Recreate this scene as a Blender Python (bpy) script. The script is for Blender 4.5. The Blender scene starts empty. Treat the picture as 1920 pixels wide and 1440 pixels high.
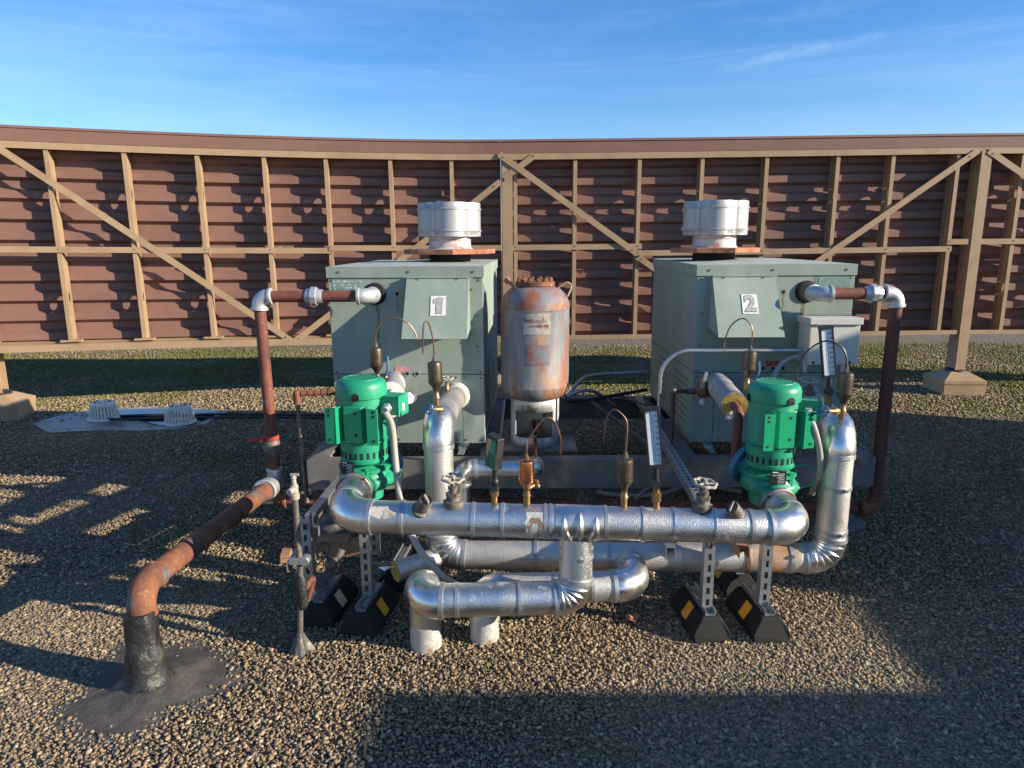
import bpy, bmesh, math, random
import numpy as np
from mathutils import Vector as V, Matrix
random.seed(7); rng = np.random.default_rng(11)
S = bpy.context.scene
COL = S.collection
R_ = math.radians

# ------------------------------------------------------------------ camera
HC, PITCH, ROLL, FPX = 1.55, R_(11.7), R_(0.35), 1310.0
_f = V((0, math.cos(PITCH), -math.sin(PITCH)))
_u0 = V((0, math.sin(PITCH), math.cos(PITCH))); _r0 = V((1, 0, 0))
_r = _r0*math.cos(ROLL) - _u0*math.sin(ROLL)
_u = _u0*math.cos(ROLL) + _r0*math.sin(ROLL)
CAMP = V((0, 0, HC))
cd = bpy.data.cameras.new('camera'); cam = bpy.data.objects.new('camera', cd); COL.objects.link(cam)
cam.matrix_world = Matrix(((_r.x, _u.x, -_f.x, 0), (_r.y, _u.y, -_f.y, 0), (_r.z, _u.z, -_f.z, HC), (0, 0, 0, 1)))
cd.sensor_width = 36; cd.lens = FPX/1920*36; cd.clip_end = 2000; cd.clip_start = 0.02
S.camera = cam

# ------------------------------------------------------------------ light
SUN_EL, SUN_AZ = R_(19.0), R_(107.7)          # azimuth clockwise from +Y
w = bpy.data.worlds.new('World'); S.world = w; w.use_nodes = True
nt = w.node_tree; nt.nodes.clear()
out = nt.nodes.new('ShaderNodeOutputWorld'); bg = nt.nodes.new('ShaderNodeBackground')
sky = nt.nodes.new('ShaderNodeTexSky'); sky.sky_type = 'NISHITA'; sky.sun_disc = False
sky.sun_elevation = SUN_EL; sky.sun_rotation = SUN_AZ
sky.air_density = 1.0; sky.dust_density = 0.15; sky.ozone_density = 4.0
tc = nt.nodes.new('ShaderNodeTexCoord')
def wnoise(scale, st, det, rough, lo, hi, rot):
    m = nt.nodes.new('ShaderNodeMapping'); m.inputs['Scale'].default_value = st; m.inputs['Rotation'].default_value = rot
    n = nt.nodes.new('ShaderNodeTexNoise'); n.inputs['Scale'].default_value = scale; n.inputs['Detail'].default_value = det
    n.inputs['Roughness'].default_value = rough; n.inputs['Distortion'].default_value = 0.6
    r = nt.nodes.new('ShaderNodeMapRange'); r.inputs[1].default_value = lo; r.inputs[2].default_value = hi
    nt.links.new(tc.outputs['Generated'], m.inputs[0]); nt.links.new(m.outputs[0], n.inputs[0]); nt.links.new(n.outputs[0], r.inputs[0])
    return r.outputs[0]
c1 = wnoise(1.6, (0.8, 1, 6), 7, 0.55, 0.42, 0.95, (0, R_(4), 0))
c2 = wnoise(2.6, (0.7, 1, 9), 9, 0.62, 0.50, 0.90, (0, R_(-9), R_(20)))
mx = nt.nodes.new('ShaderNodeMath'); mx.operation = 'ADD'; nt.links.new(c1, mx.inputs[0]); nt.links.new(c2, mx.inputs[1])
ml = nt.nodes.new('ShaderNodeMath'); ml.operation = 'MULTIPLY'; ml.inputs[1].default_value = 0.22; ml.use_clamp = True
nt.links.new(mx.outputs[0], ml.inputs[0])
mix = nt.nodes.new('ShaderNodeMixRGB'); mix.inputs[2].default_value = (4.6, 6.0, 7.6, 1)
hs = nt.nodes.new('ShaderNodeHueSaturation'); hs.inputs['Saturation'].default_value = 1.25
nt.links.new(sky.outputs[0], hs.inputs['Color'])
nt.links.new(ml.outputs[0], mix.inputs[0]); nt.links.new(hs.outputs[0], mix.inputs[1])
_px = lambda x, y: (_f + _r*((x-960)/FPX) - _u*((y-720)/FPX)).normalized()
da, db_ = _px(1345, 131), _px(1662, 65); ncl = da.cross(db_).normalized(); mid = (da+db_).normalized(); along = ncl.cross(mid).normalized(); half = math.asin(da.cross(mid).length)
def vdot(v):
    n = nt.nodes.new('ShaderNodeVectorMath'); n.operation = 'DOT_PRODUCT'; n.inputs[1].default_value = v; nt.links.new(tc.outputs['Generated'], n.inputs[0]); return n.outputs['Value']
def math_(op, a, b=None, clamp=False):
    n = nt.nodes.new('ShaderNodeMath'); n.operation = op; n.use_clamp = clamp
    for i_, v in enumerate((a, b)):
        if v is None: continue
        if isinstance(v, (int, float)): n.inputs[i_].default_value = v
        else: nt.links.new(v, n.inputs[i_])
    return n.outputs[0]
wob = wnoise(26, (1, 1, 1), 5, 0.6, 0.3, 0.7, (0, 0, 0))
dist = math_('ABSOLUTE', math_('ADD', vdot(ncl), math_('MULTIPLY', math_('SUBTRACT', wob, 0.5), 0.006)))
core = math_('SUBTRACT', 1.0, math_('DIVIDE', dist, 0.0085), True); tl = math_('SUBTRACT', 1.0, math_('POWER', math_('DIVIDE', math_('ABSOLUTE', vdot(along)), half*1.05), 4.0), True)
front = math_('GREATER_THAN', vdot(mid), 0.5)
cl = math_('MULTIPLY', math_('MULTIPLY', math_('MULTIPLY', core, tl), front), math_('ADD', math_('MULTIPLY', wob, 0.20), 0.02), True)
mix2 = nt.nodes.new('ShaderNodeMixRGB'); mix2.inputs[2].default_value = (5.2, 6.4, 7.8, 1); nt.links.new(cl, mix2.inputs[0]); nt.links.new(mix.outputs[0], mix2.inputs[1]); mix = mix2
tint = nt.nodes.new('ShaderNodeMixRGB'); tint.blend_type = 'MULTIPLY'; tint.inputs[0].default_value = 1; tint.inputs[2].default_value = (1.06, 0.955, 1.03, 1)
nt.links.new(mix.outputs[0], tint.inputs[1]); nt.links.new(tint.outputs[0], bg.inputs[0]); bg.inputs[1].default_value = 0.103
nt.links.new(bg.outputs[0], out.inputs[0])
sd = bpy.data.lights.new('sun', 'SUN'); sd.energy = 5.0; sd.angle = R_(0.53); sd.color = (1.0, 0.88, 0.70)
sun = bpy.data.objects.new('sun', sd); COL.objects.link(sun)
sdir = V((math.sin(SUN_AZ)*math.cos(SUN_EL), math.cos(SUN_AZ)*math.cos(SUN_EL), math.sin(SUN_EL)))
sun.rotation_euler = sdir.to_track_quat('Z', 'Y').to_euler(); sun.location = (12, -4, 8)
S.view_settings.view_transform = 'Standard'; S.view_settings.look = 'None'
S.view_settings.exposure = 0.92; S.view_settings.gamma = 1.0

# ------------------------------------------------------------------ helpers
def at(px, py, Y):
    """the point of the plane at distance Y seen at photo pixel (px, py)"""
    d = _f + _r*((px-960)/FPX) - _u*((py-720)/FPX)
    return CAMP + d*(Y/d.y)
def gp(px, py, z=0.0):
    d = _f + _r*((px-960)/FPX) - _u*((py-720)/FPX)
    return CAMP + d*((z-HC)/d.z)

PM = {}
def pmat(p): return PM.get(p.name, Matrix.Identity(4)) if p else Matrix.Identity(4)
def tag(o, label=None, cat=None, group=None, kind=None):
    if label: o['label'] = label
    if cat: o['category'] = cat
    if group: o['group'] = group
    if kind: o['kind'] = kind
    return o
def thing(name, label, cat, loc=(0, 0, 0), rz=0.0, group=None, kind=None):
    o = bpy.data.objects.new(name, None); COL.objects.link(o)
    o.location = loc; o.rotation_euler = (0, 0, rz); o.empty_display_size = 0.1
    PM[o.name] = Matrix.Translation(V(loc)) @ Matrix.Rotation(rz, 4, 'Z')
    return tag(o, label, cat, group, kind)
def frame(d, hint=V((0, 0, 1))):
    d = d.normalized()
    if abs(d.dot(hint)) > 0.98: hint = V((0, 1, 0)) if abs(d.y) < 0.9 else V((1, 0, 0))
    a = hint.cross(d).normalized(); b = d.cross(a).normalized()
    return a, b
class MB:
    def __init__(s, M=None): s.v = []; s.f = []; s.mi = []; s.m = 0; s.M = M
    def add(s, vs, fs):
        o = len(s.v)
        s.v += [(s.M @ V(p)) if s.M else V(p) for p in vs]
        for f in fs: s.f.append([i+o for i in f]); s.mi.append(s.m)
        return s
    def box(s, c, size, rot=None):
        c = V(c); x, y, z = (k/2 for k in size); vs = []
        for dx, dy, dz in ((-1,-1,-1),(1,-1,-1),(1,1,-1),(-1,1,-1),(-1,-1,1),(1,-1,1),(1,1,1),(-1,1,1)):
            p = V((dx*x, dy*y, dz*z)); vs.append(c + (rot @ p if rot else p))
        return s.add(vs, [(3,2,1,0),(4,5,6,7),(0,1,5,4),(1,2,6,5),(2,3,7,6),(3,0,4,7)])
    def bx(s, x0, x1, y0, y1, z0, z1):
        return s.box(((x0+x1)/2, (y0+y1)/2, (z0+z1)/2), (x1-x0, y1-y0, z1-z0))
    def tube(s, pts, r, n=14, caps=True, radii=None):
        pts = [V(p) for p in pts]; k = len(pts); R = radii or [r]*k
        t = []
        for i in range(k):
            a = pts[max(i-1, 0)]; b = pts[min(i+1, k-1)]; t.append((b-a).normalized())
        a, b = frame(t[0]); vs = []
        for i in range(k):
            if i:
                q = t[i-1].rotation_difference(t[i]); a = q @ a; b = q @ b
            for j in range(n):
                g = 2*math.pi*j/n; vs.append(pts[i] + (a*math.cos(g) + b*math.sin(g))*R[i])
        fs = []
        for i in range(k-1):
            for j in range(n):
                j2 = (j+1) % n; fs.append((i*n+j, i*n+j2, (i+1)*n+j2, (i+1)*n+j))
        if caps: fs.append(tuple(reversed(range(n)))); fs.append(tuple(range((k-1)*n, k*n)))
        return s.add(vs, fs)
    def cyl(s, p0, p1, r, r2=None, n=20): return s.tube([p0, p1], r, n, True, [r, r if r2 is None else r2])
    def lathe(s, base, axis, prof, n=24):
        base = V(base); axis = V(axis).normalized(); a, b = frame(axis); vs = []; k = len(prof)
        for (r, h) in prof:
            for j in range(n):
                g = 2*math.pi*j/n; vs.append(base + axis*h + (a*math.cos(g)+b*math.sin(g))*max(r, 1e-4))
        fs = []
        for i in range(k-1):
            for j in range(n):
                j2 = (j+1) % n; fs.append((i*n+j, i*n+j2, (i+1)*n+j2, (i+1)*n+j))
        fs.append(tuple(reversed(range(n)))); fs.append(tuple(range((k-1)*n, k*n)))
        return s.add(vs, fs)
    def ring(s, c, axis, R, r, n=28, m=8, wob=0):
        a, b = frame(V(axis)); c = V(c); pts = []; ax = V(axis).normalized(); vs = []; fs = []
        for i in range(n):
            g = 2*math.pi*i/n; e = a*math.cos(g)+b*math.sin(g); RR = R*(1+wob*math.cos(g*7))
            for j in range(m):
                h = 2*math.pi*j/m; vs.append(c + e*(RR + r*math.cos(h)) + ax*(r*math.sin(h)))
        for i in range(n):
            i2 = (i+1) % n
            for j in range(m):
                j2 = (j+1) % m; fs.append((i*m+j, i2*m+j, i2*m+j2, i*m+j2))
        return s.add(vs, fs)
    def prism(s, poly, vec):
        n = len(poly); vec = V(vec); vs = [V(p) for p in poly] + [V(p)+vec for p in poly]
        fs = [tuple(reversed(range(n))), tuple(range(n, 2*n))]
        for i in range(n): j = (i+1) % n; fs.append((i, j, n+j, n+i))
        return s.add(vs, fs)
    def sphere(s, c, r, n=14, sx=1, sy=1, sz=1):
        c = V(c); vs = []; fs = []; k = n//2
        for i in range(k+1):
            th = math.pi*i/k
            for j in range(n):
                g = 2*math.pi*j/n
                vs.append(c+V((r*sx*math.sin(th)*math.cos(g), r*sy*math.sin(th)*math.sin(g), r*sz*math.cos(th))))
        for i in range(k):
            for j in range(n): j2 = (j+1) % n; fs.append((i*n+j, (i+1)*n+j, (i+1)*n+j2, i*n+j2))
        return s.add(vs, fs)
    def hexnut(s, p0, p1, r): return s.tube([p0, p1], r, 6)
    def build(s, name, mat, parent=None, smooth=38, bevel=0, local=False):
        me = bpy.data.meshes.new(name)
        vs = s.v
        if parent and not local:
            inv = pmat(parent).inverted(); vs = [inv @ p for p in vs]
        me.from_pydata([tuple(p) for p in vs], [], s.f)
        for m in (mat if isinstance(mat, (list, tuple)) else [mat]): me.materials.append(m)
        me.polygons.foreach_set('material_index', s.mi)
        bm = bmesh.new(); bm.from_mesh(me); bmesh.ops.remove_doubles(bm, verts=bm.verts, dist=1e-5)
        bmesh.ops.recalc_face_normals(bm, faces=bm.faces); bm.to_mesh(me); bm.free()
        if smooth:
            me.shade_smooth(); me.set_sharp_from_angle(angle=R_(smooth))
        o = bpy.data.objects.new(name, me); COL.objects.link(o)
        if parent:
            o.parent = parent; PM[o.name] = pmat(parent).copy()
        if bevel:
            b = o.modifiers.new('bevel', 'BEVEL'); b.width = bevel; b.segments = 2; b.limit_method = 'ANGLE'; b.angle_limit = R_(40)
        return o
def dup(root, loc, rz=None, label=None, name=None):
    r = root.copy(); COL.objects.link(r); r.location = loc
    if rz is not None: r.rotation_euler = (0, 0, rz)
    if label: r['label'] = label
    PM[r.name] = Matrix.Translation(V(loc)) @ Matrix.Rotation(r.rotation_euler.z, 4, 'Z')
    for ch in list(root.children):
        c = ch.copy(); COL.objects.link(c); c.parent = r
        for g in list(ch.children):
            d = g.copy(); COL.objects.link(d); d.parent = c
    return r
def bend(pts, R, seg=7):
    """round the corners of a polyline"""
    pts = [V(p) for p in pts]; o = [pts[0]]
    for i in range(1, len(pts)-1):
        for q in corner(pts[i-1], pts[i], pts[i+1], R, seg): o.append(q)
    o.append(pts[-1]); return o
def corner(p0, p, p1, R, seg=7):
    d0 = (p-p0).normalized(); d1 = (p1-p).normalized(); th = d0.angle(d1)
    if th < 0.02: return [p]
    t = min(R*math.tan(th/2), 0.49*(p-p0).length, 0.49*(p1-p).length); R = t/math.tan(th/2)
    nrm = (d1 - d0*d0.dot(d1)).normalized(); c = p - d0*t + nrm*R
    return [c - nrm*(R*math.cos(th*k/seg)) + d0*(R*math.sin(th*k/seg)) for k in range(seg+1)]
def smooth_path(pts, n=6):
    """Catmull-Rom through points"""
    P = [V(p) for p in pts]; P = [P[0]*2-P[1]] + P + [P[-1]*2-P[-2]]; o = []
    for i in range(1, len(P)-2):
        for k in range(n):
            t = k/n; a, b, c, d = P[i-1], P[i], P[i+1], P[i+2]
            o.append(0.5*((2*b) + (c-a)*t + (2*a-5*b+4*c-d)*t*t + (3*b-a-3*c+d)*t*t*t))
    o.append(P[-2]); return o
def text(body, size, mat, parent, M, name='lettering', ext=0.0006, sx=1.0, off=0.0):
    c = bpy.data.curves.new(name, 'FONT'); c.body = body; c.offset = off; c.size = size; c.extrude = ext
    c.align_x = 'CENTER'; c.align_y = 'CENTER'; c.resolution_u = 3
    o = bpy.data.objects.new('tmp', c); COL.objects.link(o)
    dg = bpy.context.evaluated_depsgraph_get(); me = bpy.data.meshes.new_from_object(o.evaluated_get(dg))
    bpy.data.objects.remove(o); bpy.data.curves.remove(c)
    me.transform((pmat(parent).inverted() if parent else Matrix.Identity(4)) @ M @ Matrix.Scale(sx, 4, V((1, 0, 0))))
    me.name = name; me.materials.clear(); me.materials.append(mat)
    o = bpy.data.objects.new(name, me); COL.objects.link(o); o.parent = parent
    return o
def basis(o, x, y, z):
    return Matrix(((x[0], y[0], z[0], o[0]), (x[1], y[1], z[1], o[1]), (x[2], y[2], z[2], o[2]), (0, 0, 0, 1)))

# ------------------------------------------------------------------ materials
def mat(name, col, rough=0.6, metal=0.0, layers=(), bump=None, var=0.0, vscale=6, rvar=0.0, stretch=(1, 1, 1), spec=0.5, island=None, coat=0):
    """layers: (colour, scale, lo, hi, detail[, rough, metal]) noise blotches over the base colour"""
    m = bpy.data.materials.new(name); m.use_nodes = True; t = m.node_tree; b = t.nodes['Principled BSDF']
    L = t.links.new; N = t.nodes.new
    b.inputs['Roughness'].default_value = rough; b.inputs['Metallic'].default_value = metal
    b.inputs['Specular IOR Level'].default_value = spec; b.inputs['Coat Weight'].default_value = coat
    b.inputs['Coat Roughness'].default_value = 0.15
    tc = N('ShaderNodeTexCoord'); mp = N('ShaderNodeMapping'); mp.inputs['Scale'].default_value = stretch
    L(tc.outputs['Object'], mp.inputs[0])
    def noise(scale, det, src=mp):
        n = N('ShaderNodeTexNoise'); n.inputs['Scale'].default_value = scale; n.inputs['Detail'].default_value = det
        n.inputs['Roughness'].default_value = 0.62
        L(src.outputs[0], n.inputs[0]); return n.outputs[0]
    def rng_(x, lo, hi, a=0.0, c=1.0):
        r = N('ShaderNodeMapRange'); r.inputs[1].default_value = lo; r.inputs[2].default_value = hi
        r.inputs[3].default_value = a; r.inputs[4].default_value = c; L(x, r.inputs[0]); return r.outputs[0]
    cs = None
    if island:
        g = N('ShaderNodeNewGeometry'); cr = N('ShaderNodeValToRGB'); cr.color_ramp.interpolation = 'CONSTANT'
        for k, (p, c) in enumerate(island):
            e = cr.color_ramp.elements[0] if k == 0 else (cr.color_ramp.elements[1] if k == 1 else cr.color_ramp.elements.new(p))
            e.position = p; e.color = (*c, 1)
        L(g.outputs['Random Per Island'], cr.inputs[0]); cs = cr.outputs[0]
    else:
        rgb = N('ShaderNodeRGB'); rgb.outputs[0].default_value = (*col, 1); cs = rgb.outputs[0]
    if var:
        h = N('ShaderNodeHueSaturation'); L(rng_(noise(vscale, 6), 0.25, 0.75, 1-var, 1+var), h.inputs['Value']); L(cs, h.inputs['Color']); cs = h.outputs[0]
    rs = None
    if rvar: rs = rng_(noise(vscale*1.7, 5), 0.3, 0.7, max(0.02, rough-rvar), rough+rvar)
    for ly in layers:
        c, sc, lo, hi, det = ly[:5]
        f = rng_(noise(sc, det), lo, hi)
        x = N('ShaderNodeMixRGB'); x.inputs[2].default_value = (*c, 1); L(f, x.inputs[0]); L(cs, x.inputs[1]); cs = x.outputs[0]
        if len(ly) > 5:
            a = N('ShaderNodeMix'); a.inputs[2].default_value = rough; a.inputs[3].default_value = ly[5]
            if rs: L(rs, a.inputs[2])
            L(f, a.inputs[0]); rs = a.outputs[0]
            if len(ly) > 6: L(rng_(f, 0, 1, metal, ly[6]), b.inputs['Metallic'])
    if island: cs = moss_mix(t, cs).outputs[0]
    L(cs, b.inputs['Base Color'])
    if rs: L(rs, b.inputs['Roughness'])
    if bump:
        kind, sc, dist = bump[:3]
        if kind == 'v':
            n = N('ShaderNodeTexVoronoi'); n.inputs['Scale'].default_value = sc; L(tc.outputs['Object'], n.inputs['Vector']); hgt = n.outputs[0]
        else: hgt = noise(sc, 4)
        bp = N('ShaderNodeBump'); bp.inputs['Strength'].default_value = bump[3] if len(bump) > 3 else 0.6; bp.inputs['Distance'].default_value = dist
        L(hgt, bp.inputs['Height']); L(bp.outputs[0], b.inputs['Normal'])
    return m
M = {}
M['stucco'] = mat('stucco_aluminium', (0.68, 0.67, 0.65), 0.34, 1.0, [((0.56, 0.54, 0.50), 5, 0.46, 0.72, 9, 0.52, 0.75), ((0.62, 0.58, 0.52), 11, 0.60, 0.75, 8, 0.7, 0.2)], ('v', 280, 0.0019, 0.55), 0.07, 9, 0.06)
M['smooth_al'] = mat('smooth_aluminium', (0.76, 0.74, 0.71), 0.30, 1.0, [((0.62, 0.60, 0.56), 5, 0.46, 0.72, 9, 0.50, 0.65), ((0.60, 0.55, 0.47), 12, 0.62, 0.76, 9, 0.7, 0.1)], ('n', 6, 0.006, 0.2), 0.07, 8, 0.09)
M['old_al'] = mat('weathered_aluminium', (0.62, 0.60, 0.56), 0.42, 0.85, [((0.50, 0.475, 0.43), 5, 0.40, 0.68, 9, 0.7, 0.25), ((0.36, 0.17, 0.06), 2.6, 0.57, 0.70, 10, 0.85, 0.0)], ('v', 240, 0.0018, 0.6), 0.08, 8, 0.1)
M['white_al'] = mat('oxidised_aluminium', (0.55, 0.54, 0.51), 0.5, 0.5, [((0.58, 0.57, 0.53), 14, 0.45, 0.6, 9, 0.75, 0.1), ((0.24, 0.17, 0.10), 9, 0.54, 0.64, 9, 0.85, 0)], ('v', 190, 0.0015, 0.5), 0.08, 10)
M['galv'] = mat('galvanised_steel', (0.46, 0.48, 0.49), 0.45, 0.85, [((0.28, 0.29, 0.30), 30, 0.5, 0.75, 5, 0.6)], None, 0.12, 25, 0.08)
M['fitting'] = mat('galvanised_fitting', (0.50, 0.51, 0.52), 0.5, 0.55, [((0.30, 0.29, 0.28), 22, 0.55, 0.75, 7)], ('n', 120, 0.001, 0.4), 0.1, 15)
M['rust'] = mat('rust_red_pipe', (0.175, 0.055, 0.034), 0.75, 0.0, [((0.085, 0.034, 0.026), 9, 0.46, 0.66, 11), ((0.36, 0.28, 0.23), 22, 0.61, 0.70, 10)], ('n', 160, 0.0012, 0.5), 0.2, 30)
M['brown_shaded_rust'] = mat('brown_shaded_rust_pipe', (0.115, 0.040, 0.030), 0.75, 0.0, [((0.19, 0.07, 0.04), 12, 0.5, 0.75, 9)], ('n', 160, 0.0012, 0.5), 0.2, 30)  # rust darkened for the shaded right riser, also the brown discharge pipe
M['orust'] = mat('orange_rust', (0.225, 0.085, 0.036), 0.82, 0.0, [((0.14, 0.055, 0.032), 11, 0.44, 0.60, 12), ((0.12, 0.125, 0.13), 4.6, 0.60, 0.66, 10), ((0.42, 0.25, 0.14), 24, 0.60, 0.70, 10)], ('n', 110, 0.003, 0.7), 0.3, 30)
M['plate_rust'] = mat('rusty_plate', (0.42, 0.17, 0.09), 0.85, 0.0, [((0.16, 0.06, 0.04), 14, 0.45, 0.7, 9), ((0.55, 0.40, 0.34), 9, 0.62, 0.75, 6)], None, 0.2, 25)
M['boiler'] = mat('sage_green_paint', (0.240, 0.300, 0.248), 0.62, 0.0, [((0.330, 0.375, 0.322), 4, 0.46, 0.70, 9), ((0.165, 0.225, 0.195), 5, 0.56, 0.76, 10), ((0.22, 0.17, 0.08), 3.4, 0.66, 0.80, 11), ((0.10, 0.13, 0.12), 20, 0.68, 0.78, 8)], ('n', 5, 0.004, 0.2), 0.07, 18, 0.0, (1, 1, 0.4))
M['boiler_top'] = mat('faded_green_top', (0.36, 0.41, 0.36), 0.62, 0.0, [((0.48, 0.50, 0.44), 6, 0.48, 0.72, 9), ((0.22, 0.14, 0.07), 5, 0.68, 0.85, 9)], None, 0.08, 15)
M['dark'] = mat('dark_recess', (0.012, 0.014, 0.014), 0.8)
M['black'] = mat('black_plastic', (0.018, 0.018, 0.02), 0.45)
M['rubber'] = mat('black_recycled_rubber', (0.008, 0.008, 0.0085), 0.8, 0, [((0.07, 0.07, 0.07), 300, 0.70, 0.74, 2)], ('n', 260, 0.002, 0.5))
M['yellow'] = mat('amber_reflective_tape', (0.75, 0.33, 0.015), 0.45, 0, (), None, 0.08, 60)
M['paleyellow'] = mat('faded_reflective_tape', (0.72, 0.52, 0.27), 0.5, 0, (), None, 0.08, 60)
M['green'] = mat('green_pump_enamel', (0.016, 0.270, 0.140), 0.42, 0.0, [((0.03, 0.34, 0.19), 6, 0.46, 0.72, 8, 0.5), ((0.06, 0.10, 0.06), 17, 0.68, 0.78, 9, 0.7)], ('n', 70, 0.0012, 0.35), 0.10, 12, 0.05, (1, 1, 1), 0.45, None, 0.1)
M['greenspot'] = mat('green_enamel_scuffed', (0.010, 0.285, 0.135), 0.33, 0.0, [((0.30, 0.20, 0.04), 16, 0.68, 0.76, 9)], None, 0.06, 14, 0.0, (1, 1, 0.4), 0.5, None, 0.2)
M['tan'] = mat('tan_paint', (0.345, 0.235, 0.138), 0.62, 0, [((0.27, 0.175, 0.10), 4, 0.46, 0.74, 9), ((0.20, 0.12, 0.07), 22, 0.70, 0.82, 6)], None, 0.06, 9)
M['brown'] = mat('brown_siding_paint', (0.200, 0.105, 0.080), 0.6, 0, [((0.155, 0.083, 0.066), 2.2, 0.45, 0.75, 8), ((0.42, 0.36, 0.32), 5.0, 0.71, 0.755, 10), ((0.16, 0.065, 0.035), 7, 0.66, 0.8, 8)], ('n', 3, 0.004, 0.2), 0.07, 4)
M['cap'] = mat('brown_cap_flashing', (0.205, 0.108, 0.082), 0.5, 0, [((0.24, 0.13, 0.098), 3, 0.5, 0.8, 7)], ('n', 4, 0.003, 0.2), 0.06, 5)
M['steel'] = mat('weathered_frame_steel', (0.155, 0.15, 0.14), 0.6, 0.2, [((0.38, 0.31, 0.24), 5, 0.5, 0.7, 9), ((0.10, 0.06, 0.04), 8, 0.60, 0.8, 8)], None, 0.15, 12)
M['tank'] = mat('rusty_tank_paint', (0.150, 0.155, 0.165), 0.6, 0.05, [((0.25, 0.245, 0.235), 8, 0.42, 0.62, 11), ((0.25, 0.095, 0.052), 5.5, 0.51, 0.61, 13), ((0.40, 0.225, 0.105), 8, 0.55, 0.66, 13), ((0.34, 0.345, 0.345), 3.4, 0.62, 0.74, 10)], ('n', 90, 0.0008, 0.3), 0.25, 34, 0.05, (1, 1, 0.28))
M['tankrust'] = mat('tank_top_rust', (0.25, 0.095, 0.055), 0.7, 0, [((0.17, 0.185, 0.215), 6, 0.46, 0.58, 11), ((0.40, 0.22, 0.12), 10, 0.55, 0.68, 10)], None, 0.22, 30)
M['fadedred'] = mat('faded_red_print', (0.27, 0.045, 0.035), 0.7, 0, [((0.36, 0.31, 0.27), 9, 0.50, 0.60, 8)])
M['paint_white'] = mat('white_print', (0.42, 0.40, 0.37), 0.7, 0, [((0.22, 0.16, 0.13), 12, 0.44, 0.60, 10), ((0.26, 0.13, 0.07), 7, 0.60, 0.70, 10)])
M['sticker'] = mat('white_sticker', (0.72, 0.71, 0.66), 0.6, 0, [((0.55, 0.55, 0.51), 40, 0.5, 0.7, 5)])
M['digit'] = mat('faded_grey_numeral', (0.30, 0.30, 0.29), 0.6, 0, [((0.52, 0.52, 0.49), 160, 0.48, 0.56, 3)])
M['outline'] = mat('numeral_outline', (0.035, 0.035, 0.035), 0.6)
M['red'] = mat('red_print', (0.36, 0.045, 0.035), 0.6, 0, (), None, 0.15, 40)
M['pink'] = mat('faded_red_label', (0.50, 0.16, 0.18), 0.6, 0, [((0.62, 0.45, 0.45), 130, 0.5, 0.6, 3)])
M['foil'] = mat('worn_foil_label', (0.20, 0.31, 0.26), 0.5, 0.1, [((0.62, 0.62, 0.58), 90, 0.53, 0.58, 5)])
M['teal'] = mat('dark_green_label', (0.17, 0.26, 0.22), 0.5, 0, [((0.45, 0.52, 0.46), 60, 0.6, 0.68, 5)])
M['grey'] = mat('grey_enclosure_paint', (0.53, 0.52, 0.46), 0.5, 0, [((0.43, 0.42, 0.37), 6, 0.5, 0.8, 6), ((0.34, 0.15, 0.05), 5.5, 0.685, 0.76, 10)], None, 0.05, 10)
M['rustedge'] = mat('rust_streak', (0.40, 0.19, 0.06), 0.8, 0, [((0.50, 0.46, 0.38), 22, 0.48, 0.62, 8)])
M['bronze'] = mat('tarnished_bronze', (0.115, 0.085, 0.062), 0.38, 0.75, [((0.20, 0.15, 0.10), 30, 0.5, 0.75, 6)], None, 0.12, 20)
M['copper'] = mat('bright_copper', (0.66, 0.27, 0.13), 0.28, 1.0, [((0.38, 0.14, 0.07), 30, 0.5, 0.75, 6)], None, 0.1, 20)
M['brass'] = mat('brass', (0.31, 0.195, 0.095), 0.45, 0.8, [((0.17, 0.11, 0.07), 40, 0.5, 0.75, 6)], None, 0.1, 20)
M['tubecu'] = mat('weathered_copper_tube', (0.25, 0.135, 0.09), 0.42, 0.8, [((0.16, 0.10, 0.08), 40, 0.5, 0.75, 6)])
M['darktube'] = mat('dark_tube', (0.06, 0.05, 0.05), 0.4, 0.5)
M['iron'] = mat('weathered_iron', (0.15, 0.13, 0.115), 0.6, 0.5, [((0.30, 0.25, 0.20), 40, 0.5, 0.75, 6)], ('n', 120, 0.001, 0.4), 0.15, 20)
M['palewheel'] = mat('bleached_iron', (0.40, 0.35, 0.29), 0.65, 0.2, [((0.16, 0.12, 0.10), 50, 0.5, 0.7, 6)])
M['blue'] = mat('blue_enamel', (0.02, 0.16, 0.36), 0.4, 0)
M['bluefl'] = mat('faded_blue_flange', (0.05, 0.17, 0.26), 0.55, 0, (), None, 0.15, 30)
M['flange'] = mat('machined_flange', (0.34, 0.32, 0.30), 0.45, 0.7, [((0.18, 0.12, 0.09), 25, 0.52, 0.7, 7)], None, 0.15, 20)
M['conduit'] = mat('grey_flexible_conduit', (0.34, 0.32, 0.29), 0.55, 0, [((0.42, 0.36, 0.28), 20, 0.5, 0.75, 6)], None, 0.06, 20)
M['emt'] = mat('conduit_steel', (0.48, 0.50, 0.52), 0.38, 0.8, [((0.33, 0.33, 0.33), 30, 0.5, 0.75, 6)])
M['hose'] = mat('black_hose', (0.022, 0.023, 0.026), 0.55)
M['plaster'] = mat('white_mastic', (0.62, 0.60, 0.56), 0.8, 0, [((0.34, 0.30, 0.25), 30, 0.5, 0.7, 8)], ('n', 60, 0.006, 0.7))
M['foam'] = mat('aged_yellow_foam', (0.52, 0.34, 0.07), 0.9, 0, [((0.30, 0.19, 0.05), 40, 0.5, 0.7, 7)], ('n', 90, 0.004, 0.6))
M['greyjacket'] = mat('grey_pvc_jacket', (0.33, 0.32, 0.31), 0.55, 0, [((0.42, 0.40, 0.37), 10, 0.5, 0.8, 6)], None, 0.06, 12)
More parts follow.
